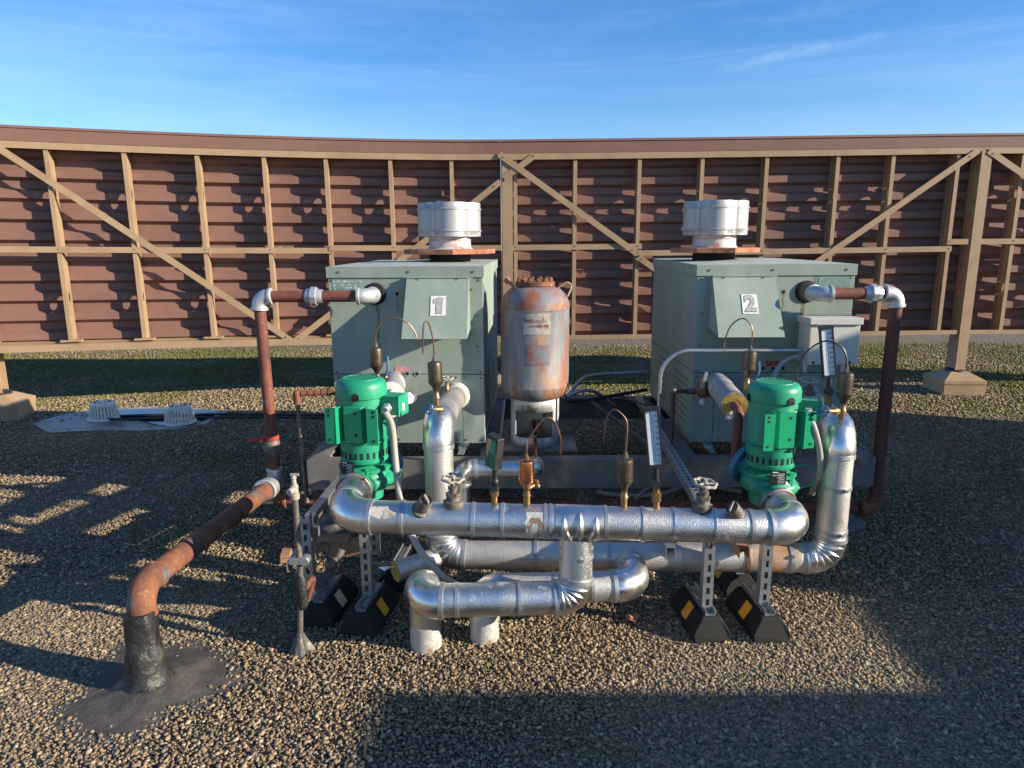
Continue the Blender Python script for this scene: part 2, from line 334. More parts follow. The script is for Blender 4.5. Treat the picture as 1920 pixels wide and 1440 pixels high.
M['tar'] = mat('roof_tar', (0.017, 0.017, 0.017), 0.5, 0, [((0.060, 0.058, 0.056), 12, 0.52, 0.72, 10, 0.75), ((0.012, 0.012, 0.012), 24, 0.58, 0.7, 6, 0.3)], ('n', 26, 0.012, 0.8), 0.25, 20)
M['tarpatch'] = mat('bare_roof_mastic', (0.066, 0.057, 0.049), 0.8, 0, [((0.13, 0.112, 0.092), 9, 0.46, 0.70, 10), ((0.024, 0.023, 0.022), 6, 0.56, 0.72, 9)], ('n', 40, 0.008, 0.6), 0.2, 30)
M['cement'] = mat('grey_mastic', (0.10, 0.093, 0.083), 0.85, 0, [((0.30, 0.27, 0.22), 30, 0.5, 0.7, 8)], ('n', 60, 0.008, 0.7))
M['plastic'] = mat('white_plastic', (0.66, 0.63, 0.55), 0.5, 0, [((0.45, 0.41, 0.33), 16, 0.52, 0.75, 7)])
M['membrane'] = mat('grey_roof_membrane', (0.27, 0.25, 0.225), 0.5, 0, [((0.36, 0.33, 0.28), 5, 0.46, 0.66, 10), ((0.10, 0.085, 0.065), 4, 0.50, 0.64, 11), ((0.05, 0.045, 0.04), 14, 0.60, 0.68, 9)], ('n', 20, 0.004, 0.3))
M['wood'] = mat('orange_timber', (0.36, 0.20, 0.10), 0.8, 0, [((0.20, 0.10, 0.05), 14, 0.45, 0.7, 8)], None, 0.15, 30, 0, (0.3, 3, 3))
M['leaf'] = mat('dry_leaf', (0.30, 0.13, 0.07), 0.8)
M['galvcap'] = mat('bright_galvanised_sheet', (0.40, 0.40, 0.395), 0.5, 0.4, [((0.36, 0.33, 0.29), 7, 0.62, 0.78, 9, 0.75)], ('n', 10, 0.002, 0.1), 0.05, 14, 0.05)
M['stack'] = mat('primer_flecked_stack', (0.56, 0.54, 0.52), 0.55, 0.3, [((0.50, 0.20, 0.14), 8, 0.54, 0.64, 9), ((0.62, 0.42, 0.30), 16, 0.62, 0.72, 8)], None, 0.08, 14)
M['peel'] = mat('torn_tape_residue', (0.50, 0.47, 0.43), 0.7, 0, [((0.20, 0.13, 0.085), 20, 0.46, 0.58, 8), ((0.60, 0.60, 0.60), 9, 0.55, 0.65, 8, 0.35, 1.0)], None, 0.1, 20)
M['streak'] = mat('rust_run', (0.17, 0.135, 0.070), 0.75, 0, [((0.22, 0.26, 0.20), 30, 0.45, 0.62, 8)])
M['glue'] = mat('brown_glue_residue', (0.19, 0.125, 0.075), 0.8, 0, [((0.42, 0.39, 0.35), 26, 0.50, 0.60, 8)])
M['unit'] = mat('shade_box_paint', (0.40, 0.38, 0.33), 0.6, 0, [((0.33, 0.31, 0.27), 3, 0.5, 0.8, 7)])
M['orange'] = mat('orange_print', (0.60, 0.28, 0.12), 0.5)
M['dgreen'] = mat('dark_green_print', (0.02, 0.10, 0.05), 0.5)
M['face'] = mat('white_dial', (0.80, 0.82, 0.84), 0.25)
M['alface'] = mat('pale_scale_plate', (0.60, 0.66, 0.74), 0.25)
m = bpy.data.materials.new('dial_glass'); m.use_nodes = True; b = m.node_tree.nodes['Principled BSDF']
b.inputs['Transmission Weight'].default_value = 1; b.inputs['Roughness'].default_value = 0.03; b.inputs['IOR'].default_value = 1.3; M['glass'] = m
m = bpy.data.materials.new('standing_water'); m.use_nodes = True; b = m.node_tree.nodes['Principled BSDF']
b.inputs['Base Color'].default_value = (0.02, 0.022, 0.022, 1); b.inputs['Roughness'].default_value = 0.04; b.inputs['IOR'].default_value = 1.33; M['water'] = m

# gravel sheet for the roof: stones far away are only a texture, moss grows where it stays damp
def moss_mix(t, cs):
    N = t.nodes.new; L = t.links.new; tc = N('ShaderNodeTexCoord')
    n1 = N('ShaderNodeTexNoise'); n1.inputs['Scale'].default_value = 0.75; n1.inputs['Detail'].default_value = 9; n1.inputs['Roughness'].default_value = 0.65; L(tc.outputs['Object'], n1.inputs[0])
    xyz = N('ShaderNodeSeparateXYZ'); L(tc.outputs['Object'], xyz.inputs[0])
    r0 = N('ShaderNodeMapRange'); r0.inputs[1].default_value = 5.6; r0.inputs[2].default_value = 7.6; r0.inputs[4].default_value = 0.19; L(xyz.outputs[1], r0.inputs[0])
    r1 = N('ShaderNodeMapRange'); r1.inputs[1].default_value = 11.0; r1.inputs[2].default_value = 9.9; L(xyz.outputs[1], r1.inputs[0])
    mu = N('ShaderNodeMath'); mu.operation = 'MULTIPLY'; L(r0.outputs[0], mu.inputs[0]); L(r1.outputs[0], mu.inputs[1])
    ad = N('ShaderNodeMath'); ad.operation = 'ADD'; L(n1.outputs[0], ad.inputs[0]); L(mu.outputs[0], ad.inputs[1])
    n2 = N('ShaderNodeTexNoise'); n2.inputs['Scale'].default_value = 14; n2.inputs['Detail'].default_value = 6; L(tc.outputs['Object'], n2.inputs[0])
    a2 = N('ShaderNodeMath'); a2.operation = 'MULTIPLY_ADD'; a2.inputs[1].default_value = 0.40; L(n2.outputs[0], a2.inputs[0]); L(ad.outputs[0], a2.inputs[2])
    mr = N('ShaderNodeMapRange'); mr.inputs[1].default_value = 0.77; mr.inputs[2].default_value = 0.93; mr.inputs[4].default_value = 0.88; L(a2.outputs[0], mr.inputs[0])
    mm = N('ShaderNodeMixRGB'); mm.inputs[2].default_value = (0.120, 0.118, 0.014, 1); L(mr.outputs[0], mm.inputs[0]); L(cs, mm.inputs[1])
    return mm
def roof_material():
    m = bpy.data.materials.new('ballast_gravel'); m.use_nodes = True; t = m.node_tree; b = t.nodes['Principled BSDF']
    N = t.nodes.new; L = t.links.new; b.inputs['Roughness'].default_value = 0.9
    tc = N('ShaderNodeTexCoord')
    vo = N('ShaderNodeTexVoronoi'); vo.inputs['Scale'].default_value = 64; L(tc.outputs['Object'], vo.inputs['Vector'])
    cr = N('ShaderNodeValToRGB'); cr.color_ramp.interpolation = 'CONSTANT'
    for k, (p, c) in enumerate(STONES):
        e = cr.color_ramp.elements[0] if k == 0 else (cr.color_ramp.elements[1] if k == 1 else cr.color_ramp.elements.new(p))
        e.position = p; e.color = (*c, 1)
    sp = N('ShaderNodeSeparateColor'); L(vo.outputs['Color'], sp.inputs[0]); L(sp.outputs[0], cr.inputs[0])
    gap = N('ShaderNodeMapRange'); gap.inputs[1].default_value = 0.35; gap.inputs[2].default_value = 0.75; L(vo.outputs['Distance'], gap.inputs[0])
    mg = N('ShaderNodeMixRGB'); mg.inputs[2].default_value = (0.060, 0.052, 0.042, 1); L(gap.outputs[0], mg.inputs[0]); L(cr.outputs[0], mg.inputs[1])
    mm = moss_mix(t, mg.outputs[0])
    L(mm.outputs[0], b.inputs['Base Color'])
    bp = N('ShaderNodeBump'); bp.inputs['Strength'].default_value = 1.0; bp.inputs['Distance'].default_value = 0.012; bp.invert = True
    L(vo.outputs['Distance'], bp.inputs['Height']); L(bp.outputs[0], b.inputs['Normal'])
    return m
STONES = [(0, (0.264, 0.196, 0.116)), (0.14, (0.178, 0.134, 0.084)), (0.30, (0.323, 0.235, 0.136)), (0.45, (0.119, 0.095, 0.068)),
          (0.56, (0.232, 0.167, 0.096)), (0.68, (0.356, 0.272, 0.168)), (0.76, (0.199, 0.159, 0.111)), (0.88, (0.275, 0.173, 0.091)), (0.95, (0.421, 0.332, 0.219))]
M['roof'] = roof_material()
M['stone'] = mat('ballast_stone', (0, 0, 0), 0.88, 0, (), ('n', 200, 0.002, 0.3), 0.18, 120, island=STONES)

# ------------------------------------------------------------------ ground
def inpoly(x, y, P):
    r = np.zeros(len(x), bool); n = len(P); j = n-1
    for i in range(n):
        xi, yi = P[i]; xj, yj = P[j]
        c = ((yi > y) != (yj > y)) & (x < (xj-xi)*(y-yi)/(yj-yi+1e-12)+xi); r ^= c; j = i
    return r
MEMB = [gp(*p) for p in ((60, 795), (110, 780), (165, 769), (260, 764), (360, 765), (432, 770), (410, 782), (385, 796), (330, 806), (262, 808), (180, 808), (90, 812))]
WATER = [gp(*p) for p in ((162, 777), (210, 770), (300, 768), (392, 771), (408, 776), (385, 789), (352, 801), (300, 800), (262, 790), (200, 788))]
STUB = V((-1.30, 2.22, 0)); ROD = gp(563, 1222)
mb = MB(); mb.add([(-60, -30, 0), (60, -30, 0), (60, 90, 0), (-60, 90, 0)], [(0, 1, 2, 3)])
tag(mb.build('roof_surface', M['roof'], smooth=0), 'flat roof covered in loose ballast gravel with moss near the screen wall', 'roof', kind='structure')
def flat(name, P, z, m, th=0.003):
    mb = MB(); mb.prism([(p.x, p.y, z-th) for p in P], (0, 0, th)); return mb.build(name, m, smooth=0)
tag(flat('drain_membrane', MEMB, 0.006, M['membrane']), 'bare grey membrane around the two roof drains', 'membrane', kind='structure')
tag(flat('puddle', WATER, 0.012, M['water']), 'shallow puddle of water around the roof drains', 'puddle', kind='structure')

def gravel():
    parts = [gravel_part(*a) for a in (((1.25, 2.9, 0.0095, 0.0052),), ((2.9, 4.4, 0.0110, 0.0062), (4.4, 6.0, 0.0140, 0.0076), (6.0, 7.6, 0.0180, 0.0098), (7.6, 10.6, 0.0190, 0.0098)))]
    V0 = len(parts[0][0]); v = np.concatenate([parts[0][0], parts[1][0]]); f = np.concatenate([parts[0][1], parts[1][1]+V0])
    me = bpy.data.meshes.new('gravel'); me.vertices.add(len(v)); me.vertices.foreach_set('co', v.reshape(-1).astype(np.float32))
    me.loops.add(len(f)*3); me.loops.foreach_set('vertex_index', f.reshape(-1).astype(np.int32))
    nf = len(f); me.polygons.add(nf); me.polygons.foreach_set('loop_start', np.arange(0, nf*3, 3, dtype=np.int32))
    me.update(calc_edges=True); me.materials.append(M['stone'])
    o = bpy.data.objects.new('gravel', me); COL.objects.link(o)
    tag(o, 'loose tan and grey ballast stones covering the roof', 'gravel', kind='stuff'); print('stone faces', nf)
def gravel_part(*zones):
    fine = len(zones) == 1; t = (1+5**0.5)/2
    bv = np.array([(-1,t,0),(1,t,0),(-1,-t,0),(1,-t,0),(0,-1,t),(0,1,t),(0,-1,-t),(0,1,-t),(t,0,-1),(t,0,1),(-t,0,-1),(-t,0,1)], float)
    bv /= np.linalg.norm(bv[0])
    bf = np.array([(0,11,5),(0,5,1),(0,1,7),(0,7,10),(0,10,11),(1,5,9),(5,11,4),(11,10,2),(10,7,6),(7,1,8),(3,9,4),(3,4,2),(3,2,6),(3,6,8),(3,8,9),(4,9,5),(2,4,11),(6,2,10),(8,6,7),(9,8,1)])
    if not fine:
        bv = np.array([(1,0,0),(-1,0,0),(0,1,0),(0,-1,0),(0,0,1),(0,0,-1)], float)*1.12; bf = np.array([(0,2,4),(2,1,4),(1,3,4),(3,0,4),(2,0,5),(1,2,5),(3,1,5),(0,3,5)])
    nv = len(bv); X, Y, RR = [], [], []
    for y0, y1, sp, rad in zones:
        hw = 0.80*y1 + 1.7
        gx, gy = np.meshgrid(np.arange(-hw, hw, sp), np.arange(y0, y1, sp))
        x = gx.ravel(); y = gy.ravel(); k = np.abs(x) < 0.80*y + 1.7; x = x[k]; y = y[k]
        x = x + rng.normal(0, sp*0.45, len(x)); y = y + rng.normal(0, sp*0.45, len(x))
        r = rad*np.exp(rng.normal(0, 0.40, len(x)))
        X.append(x); Y.append(y); RR.append(np.clip(r, rad*0.4, rad*2.1))
    x = np.concatenate(X); y = np.concatenate(Y); r = np.concatenate(RR)
    keep = ~inpoly(x, y, [(p.x, p.y) for p in MEMB]) | (rng.random(len(x)) < 0.10)
    a = np.arctan2(y-STUB.y, x-STUB.x); d = np.hypot(x-STUB.x, y-STUB.y)
    lim = 0.205 + 0.05*np.sin(a*3+1) + 0.035*np.sin(a*5+2) + 0.05*np.cos(a)
    lim = lim*(1.12 + 0.10*np.sin(a*11+3) + 0.07*np.sin(a*17))
    keep &= (rng.random(len(x)) < np.clip((d/lim-0.48)/0.62, 0.0, 1.0)**1.3) & (d > 0.10)
    keep &= np.hypot(x-ROD.x, y-ROD.y) > 0.05
    keep &= rng.random(len(x)) < np.clip((10.4-y)/1.5, 0.0, 1.0)
    x, y, r = x[keep], y[keep], r[keep]; n = len(x)
    q = rng.normal(size=(n, 4)); q /= np.linalg.norm(q, axis=1)[:, None]
    a_, b_, c_, d_ = q.T
    Rm = np.stack([1-2*(c_*c_+d_*d_), 2*(b_*c_-a_*d_), 2*(b_*d_+a_*c_), 2*(b_*c_+a_*d_), 1-2*(b_*b_+d_*d_), 2*(c_*d_-a_*b_), 2*(b_*d_-a_*c_), 2*(c_*d_+a_*b_), 1-2*(b_*b_+c_*c_)], 1).reshape(n, 3, 3)
    sc = np.stack([rng.uniform(0.85, 1.45, n), rng.uniform(0.75, 1.05, n), rng.uniform(0.5, 0.85, n)], 1)*r[:, None]
    v = bv[None]*sc[:, None, :]*rng.uniform(0.82, 1.15, (n, nv, 1))
    v = np.einsum('nij,nkj->nki', Rm, v); v[:, :, 2] *= 0.66
    lift = 0.0045*(np.sin(x*2.3+1.1*y)+np.sin(y*3.1-1.7*x)) + rng.uniform(-0.003, 0.005, n)
    v[:, :, 0] += x[:, None]; v[:, :, 1] += y[:, None]; v[:, :, 2] += (r*0.30 + np.maximum(lift, -0.002))[:, None]
    f = (bf[None] + (np.arange(n)*nv)[:, None, None]).reshape(-1, 3)
    return v.reshape(-1, 3), f
gravel()
def blob(name, c, prof, m, n=40, wob=0.12, ph=0.0):
    mb = MB(); c = V(c); vs = []; fs = []
    for (r, h) in prof:
        for j in range(n):
            g = 2*math.pi*j/n; k = 1 + wob*(0.5*math.sin(3*g+1+ph)+0.4*math.sin(5*g+2+ph)+0.3*math.sin(9*g+ph))
            vs.append(c+V((r*k*math.cos(g), r*k*math.sin(g), h)))
    for i in range(len(prof)-1):
        for j in range(n): j2 = (j+1) % n; fs.append((i*n+j, i*n+j2, (i+1)*n+j2, (i+1)*n+j))
    fs.append(tuple(range((len(prof)-1)*n, len(prof)*n))); mb.add(vs, fs)
    return mb.build(name, m)
tag(blob('mastic_patch', STUB+V((0.03, 0, 0)), [(0.32, 0.0005), (0.23, 0.008), (0.15, 0.013), (0.09, 0.03)], M['tarpatch'], wob=0.22), 'bare black mastic ground around the tarred pipe stub', 'mastic', kind='structure')

# ------------------------------------------------------------------ screen wall
def wy(X): return 6.9 if X > -0.3 else 6.9 - 0.082*abs(X+0.3)**1.6
def wn(X):
    d = (wy(X+0.01)-wy(X-0.01))/0.02; t = V((1, d, 0)).normalized(); return t, V((t.y, -t.x, 0))
def lift(X): return min(0.07, 0.05*((-0.3-X)/4.23)**1.5) if X < -0.3 else min(0.03, 0.0035*(X+0.3)**1.4)
def wp(X, d, z):
    t, n = wn(X); return V((X, wy(X), z+lift(X))) + n*d
def wx(px, py=468):
    X = 0
    for _ in range(20): X = at(px, py, wy(X)).x
    return X
def sweep(mb, prof, x0, x1, step=0.15, closed=True):
    k = max(2, int((x1-x0)/step)+1); n = len(prof); vs = []; fs = []
    for i in range(k):
        X = x0+(x1-x0)*i/(k-1)
        for (d, z) in prof: vs.append(wp(X, d, z))
    for i in range(k-1):
        for j in range(n if closed else n-1):
            j2 = (j+1) % n; fs.append((i*n+j, i*n+j2, (i+1)*n+j2, (i+1)*n+j))
    if closed: fs.append(tuple(range(n))); fs.append(tuple(reversed(range((k-1)*n, k*n))))
    mb.add(vs, fs)
def rect(d0, d1, z0, z1): return [(d0, z0), (d1, z0), (d1, z1), (d0, z1)]
ZB, ZT = 0.55, 2.47
def siding_profile():
    p = [(-0.178, ZB+0.02)]; z = ZB+0.06
    while z < ZT-0.16:
        for dz, d in ((0, -0.190), (0.027, -0.142), (0.088, -0.142), (0.117, -0.190)): p.append((d+0.012, z+dz))
        z += 0.178
    p.append((-0.178, ZT-0.06)); return p
def stud(root, X, base=False):
    mb = MB(); t, n = wn(X); o = V((X, wy(X), lift(X))); z0, z1 = (ZB+0.075 if base else ZB+0.032), ZT-0.135
    def P(a, d, z): return o + t*a + n*d + V((0, 0, z))
    def plate(a0, a1, d0, d1, zz0, zz1):
        c = [P(a0, d0, zz0), P(a1, d0, zz0), P(a1, d1, zz0), P(a0, d1, zz0), P(a0, d0, zz1), P(a1, d0, zz1), P(a1, d1, zz1), P(a0, d1, zz1)]
        mb.add(c, [(3,2,1,0),(4,5,6,7),(0,1,5,4),(1,2,6,5),(2,3,7,6),(3,0,4,7)])
    plate(-0.018, 0.018, -0.005, 0.0, z0, z1)          # front flange
    plate(-0.018, 0.018, -0.129, -0.125, z0, z1)       # rear flange
    zc = z0
    for hz in (1.02, 1.93):                             # punched web
        plate(0.0135, 0.0175, -0.1245, -0.0055, zc, hz-0.065)
        s = 12; w0, h0 = 0.022, 0.050
        for side in (0.0215, 0.0255):
            pass
        ring = []
        for k in range(s):
            g = 2*math.pi*(k+0.5)/s; e = (w0*math.cos(g), h0*math.sin(g))
            c, sn = math.cos(g), math.sin(g); m = max(abs(c)/0.0595, abs(sn)/0.065); ring.append((e, (c/m, sn/m)))
        for k in range(s):
            (e0, q0), (e1, q1) = ring[k], ring[(k+1) % s]
            poly = [e0, q0, q1, e1]
            mb.prism([P(0.0135, -0.065+a, hz+b) for a, b in poly], t*0.004)
        zc = hz+0.065
    plate(0.0135, 0.0175, -0.1245, -0.0055, zc, z1)
    if base: plate(-0.085, 0.085, -0.06, 0.012, ZB+0.078, ZB+0.095)
    mb.build('stud', M['tan'], root, smooth=0)
def strap(root, name, pa, pb, wdt=0.056, d=0.014, m='tan'):
    """flat diagonal strap between two photo points, on the wall's inner plane"""
    Xa, Xb = wx(*pa), wx(*pb); za, zb = at(*pa, wy(Xa)).z-lift(Xa), at(*pb, wy(Xb)).z-lift(Xb)
    mb = MB(); k = max(2, int(abs(Xb-Xa)/0.2)+2); vs = []; fs = []
    u = V((Xb-Xa, zb-za)).normalized(); q = V((-u.y, u.x))*wdt/2
    for i in range(k):
        f = i/(k-1); X = Xa+(Xb-Xa)*f; z = za+(zb-za)*f
        for (s, dd) in ((-1, d), (1, d), (1, d+0.006), (-1, d+0.006)):
            vs.append(wp(X+q.x*s, dd, z+q.y*s))
    for i in range(k-1):
        for j in range(4): j2 = (j+1) % 4; fs.append((i*4+j, i*4+j2, (i+1)*4+j2, (i+1)*4+j))
    fs.append((0, 1, 2, 3)); fs.append(tuple(reversed(range((k-1)*4, k*4)))); mb.add(vs, fs)
    for f in (0.03, 0.97):
        X = Xa+(Xb-Xa)*f; p = wp(X, d+0.006, za+(zb-za)*f); mb.m = 1; mb.cyl(p, p+wn(X)[1]*0.005, 0.007, n=8)
    mb.build(name, [M[m], M['iron']], root, smooth=0)
def girt(root, x0, x1, z, h=0.052, d=0.0065, name='girt'):
    mb = MB(); sweep(mb, rect(d, d+0.006, z-h/2, z+h/2), x0, x1)
    mb.m = 1
    for X in STUDX:
        if x0-0.01 < X < x1+0.01:
            for dz in (0.006,):
                p = wp(X, d+0.006, z+dz); mb.cyl(p, p+wn(X)[1]*0.004, 0.006, n=8)
    mb.build(name, [M['tan'], M['iron']], root, smooth=0)
def post(root, X, label=None):
    t, n = wn(X); o = V((X, wy(X), 0)); a = math.atan2(t.y, t.x); rot = Matrix.Rotation(a, 3, 'Z')
    mb = MB(); z1 = ZT-0.13
    c = o + n*(-0.06)
    # H-section post: two flanges and a web
    mb.box(c+V((0, 0, z1/2+0.10))+n*0.075, (0.100, 0.010, z1-0.20), rot); mb.box(c+V((0, 0, z1/2+0.10))-n*0.075, (0.100, 0.010, z1-0.20), rot)
    mb.box(c+V((0, 0, z1/2+0.10)), (0.010, 0.139, z1-0.20), rot)
    mb.box(c+V((0, 0, z1/2+0.10))-t*0.046, (0.006, 0.139, z1-0.20), rot)
    p = mb.build('post', M['tan'], root, smooth=0)
    mb = MB(Matrix.Translation(c) @ Matrix.Rotation(a+R_(-3), 4, 'Z')); s = 0.20; q = 0.085
    mb.bx(-s, s, -s, s, 0, 0.115)
    s2 = s+0.006
    mb.bx(-s2, s2, -s2, s2, 0.115, 0.150)
    mb.add([(-s2, -s2, 0.150), (s2, -s2, 0.150), (s2, s2, 0.150), (-s2, s2, 0.150), (-q, -q, 0.225), (q, -q, 0.225), (q, q, 0.225), (-q, q, 0.225)],
           [(0,1,5,4),(1,2,6,5),(2,3,7,6),(3,0,4,7),(4,5,6,7)])
    pd = mb.build('pedestal', M['tan'], p, smooth=0, bevel=0.004)
    mb = MB(Matrix.Translation(c) @ Matrix.Rotation(a, 4, 'Z')); mb.lathe((0, 0, 0.222), (0, 0, 1), [(0.10, 0), (0.10, 0.012), (0.075, 0.03)], 12)
    mb.build('sealant_collar', M['tar'], p)
XJ = wx(940)                                            # joint between the two sections
LX = [wx(p) for p in (110, 252, 385, 507, 620, 738, 850)]; LX = [LX[0]-0.66*k for k in (4, 3, 2, 1)] + LX
RX = [wx(p) for p in (967, 1077, 1195, 1310, 1428, 1558, 1659, 1778, 1897)]; RX += [RX[-1]+0.60*k for k in (1, 2, 3, 4, 5)]
STUDX = LX+RX
def wall(label, x0, x1, studs, base):
    root = thing('screen_wall', label, 'screen wall', (x0 if x0 > -1 else x1, wy(0), 0), 0, 'sections of the roof screen wall')
    mb = MB(); sweep(mb, siding_profile(), x0, x1, 0.12, False); o = mb.build('siding', M['brown'], root, smooth=0)
    sm = o.modifiers.new('sheet', 'SOLIDIFY'); sm.thickness = 0.002; sm.offset = 0
    mb = MB(); sweep(mb, [(0.016, ZT-0.127), (0.022, ZT-0.028), (0.030, ZT-0.024), (0.030, ZT-0.008), (0.0, ZT), (-0.20, ZT), (-0.205, ZT-0.10), (-0.195, ZT-0.10), (-0.195, ZT-0.02), (-0.02, ZT-0.03), (-0.02, ZT-0.127)], x0, x1)
    mb.build('cap_flashing', M['cap'], root, smooth=0)
    mb = MB(); sweep(mb, [(0.0, ZT-0.185), (0.014, ZT-0.185), (0.014, ZT-0.1295), (-0.135, ZT-0.1295), (-0.135, ZT-0.134), (0.0, ZT-0.134)], x0, x1); mb.build('top_rail', M['tan'], root, smooth=0)
    mb = MB()
    if base: sweep(mb, [(-0.138, ZB), (0.03, ZB), (0.03, ZB+0.060), (-0.138, ZB+0.074)], x0, x1)
    else: sweep(mb, [(-0.138, ZB+0.02), (0.012, ZB+0.02), (0.012, ZB+0.062), (0.006, ZB+0.062), (0.006, ZB+0.030), (-0.138, ZB+0.030)], x0, x1)
    mb.build('bottom_beam', M['tan'], root, smooth=0)
    for X in studs: stud(root, X, base)
    return root
wl = wall('left curved section of the brown and tan screen wall, bending toward the viewer', LX[0]-0.3, XJ-0.002, LX, True)
wr = wall('right straight section of the brown and tan screen wall, behind the boilers', XJ+0.002, RX[-1]+0.3, RX, False)
girt(wl, LX[0]-0.3, wx(624), 1.445); girt(wl, wx(617), XJ-0.004, 1.470, d=0.0135)
girt(wr, XJ+0.004, wx(1203), 1.470); girt(wr, wx(1188), wx(1782), 1.405, d=0.0135); girt(wr, wx(1773), RX[-1]+0.3, 1.472)
strap(wl, 'brace', (-60, 240), (552, 642), d=0.021); strap(wl, 'brace', (549, 643), (938, 341), d=0.021)
strap(wr, 'brace', (944, 336), (1002, 292), d=0.021)
strap(wr, 'brace', (936, 290), (1192, 474), d=0.028); strap(wr, 'brace', (1196, 482), (1382, 612), d=0.021)
strap(wr, 'brace', (1386, 590), (1830, 284), d=0.021); strap(wr, 'brace', (1851, 283), (2120, 468), d=0.021)
post(wl, wx(-14, 690)); post(wr, wx(952)+0.0); post(wr, wx(1826, 470))

# ------------------------------------------------------------------ roof drains and hoses
def drain(px, py, label):
    c = gp(px, py); c.z = 0.008; r = thing('roof_drain', label, 'roof drain', c, 0, 'white dome roof drains')
    mb = MB(); mb.lathe(c, (0, 0, 1), [(0.135, 0), (0.135, 0.012), (0.120, 0.022)], 32); mb.build('base_ring', M['plastic'], r)
    mb = MB(); n = 26
    for k in range(n):
        g = 2*math.pi*k/n; e = V((math.cos(g), math.sin(g), 0)); tt = V((-e.y, e.x, 0))
        mb.tube([c+e*0.117+V((0, 0, 0.018)), c+e*0.106+V((0, 0, 0.09)), c+e*0.090+V((0, 0, 0.136))], 0.0075, 6)
    mb.lathe(c+V((0, 0, 0.126)), (0, 0, 1), [(0.097, 0), (0.097, 0.012), (0.088, 0.022), (0.060, 0.030), (0.02, 0.032)], 32)
    mb.m = 1
    for k in range(9):
        g = 2*math.pi*k/9; mb.box(c+V((0.058*math.cos(g), 0.058*math.sin(g), 0.1565)), (0.026, 0.007, 0.006), Matrix.Rotation(g, 3, 'Z'))
    mb.build('dome', [M['plastic'], M['dark']], r)
drain(196, 786, 'white plastic dome strainer beside the bare membrane corner')
drain(338, 794, 'white plastic dome strainer standing in the puddle')
for lab, ys in (('black hose along the gravel, upper of the two hoses by the drains', ((176, 786), (300, 782), (420, 781), (560, 782), (700, 783))),
                ('black hose along the gravel, lower of the two hoses by the drains', ((172, 791), (290, 789), (420, 787), (560, 787), (700, 788)))):
    mb = MB(); mb.tube(smooth_path([gp(*p)+V((0, 0, 0.022)) for p in ys]), 0.011, 8); tag(mb.build('hose', M['hose']), lab, 'hose', 'hoses along the gravel')

# ------------------------------------------------------------------ skid frame
Z0, Z1 = 0.262, 0.400
SY0, SY1 = 3.53, 5.05
sk = thing('skid_frame', 'weathered grey steel skid frame carrying both boilers and the tank', 'skid frame', (0.42, 3.6, 0))
def channel(name, x0, x1, yf, face):
    mb = MB(); y2 = yf + 0.07*face; a, b_ = min(yf, y2), max(yf, y2)
    mb.bx(x0, x1, min(yf, yf+0.008*face), max(yf, yf+0.008*face), Z0, Z1)
    mb.bx(x0, x1, a, b_, Z1+0.0005, Z1+0.0105); mb.bx(x0, x1, a-0.0, b_, Z0-0.0105, Z0-0.0005)
    mb.build(name, M['steel'], sk, smooth=0)
xl, xr = at(575, 864, SY0).x, at(1642, 866, SY0).x
channel('front_beam', xl, xr, SY0, 1); channel('rear_beam', xl, xr, SY1, -1)
for x in (xl+0.035, -0.12, 0.94, xr-0.035):
    mb = MB(); mb.bx(x-0.055, x+0.055, SY0+0.072, SY1-0.072, Z1-0.012, Z1); mb.bx(x-0.004, x+0.004, SY0+0.01, SY1-0.01, Z0, Z1-0.0125)
    mb.build('side_beam', M['steel'], sk, smooth=0)
mb = MB(); mb.bx(-0.10, 0.36, SY0+0.16, SY0+0.46, Z1+0.0015, Z1+0.011); mb.build('tank_plate', M['steel'], sk, smooth=0)
for (x, y) in ((xr-0.13, SY0+0.10), (xl+0.13, SY0+0.10), (xr-0.13, SY1-0.1), (xl+0.13, SY1-0.1), (0.40, SY0+0.1)):
    mb = MB(); mb.lathe((x, y, 0), (0, 0, 1), [(0.15, 0), (0.145, 0.02), (0.10, 0.055), (0.062, 0.075), (0.058, Z0-0.011)], 20); mb.build('pier', M['cement'], sk)

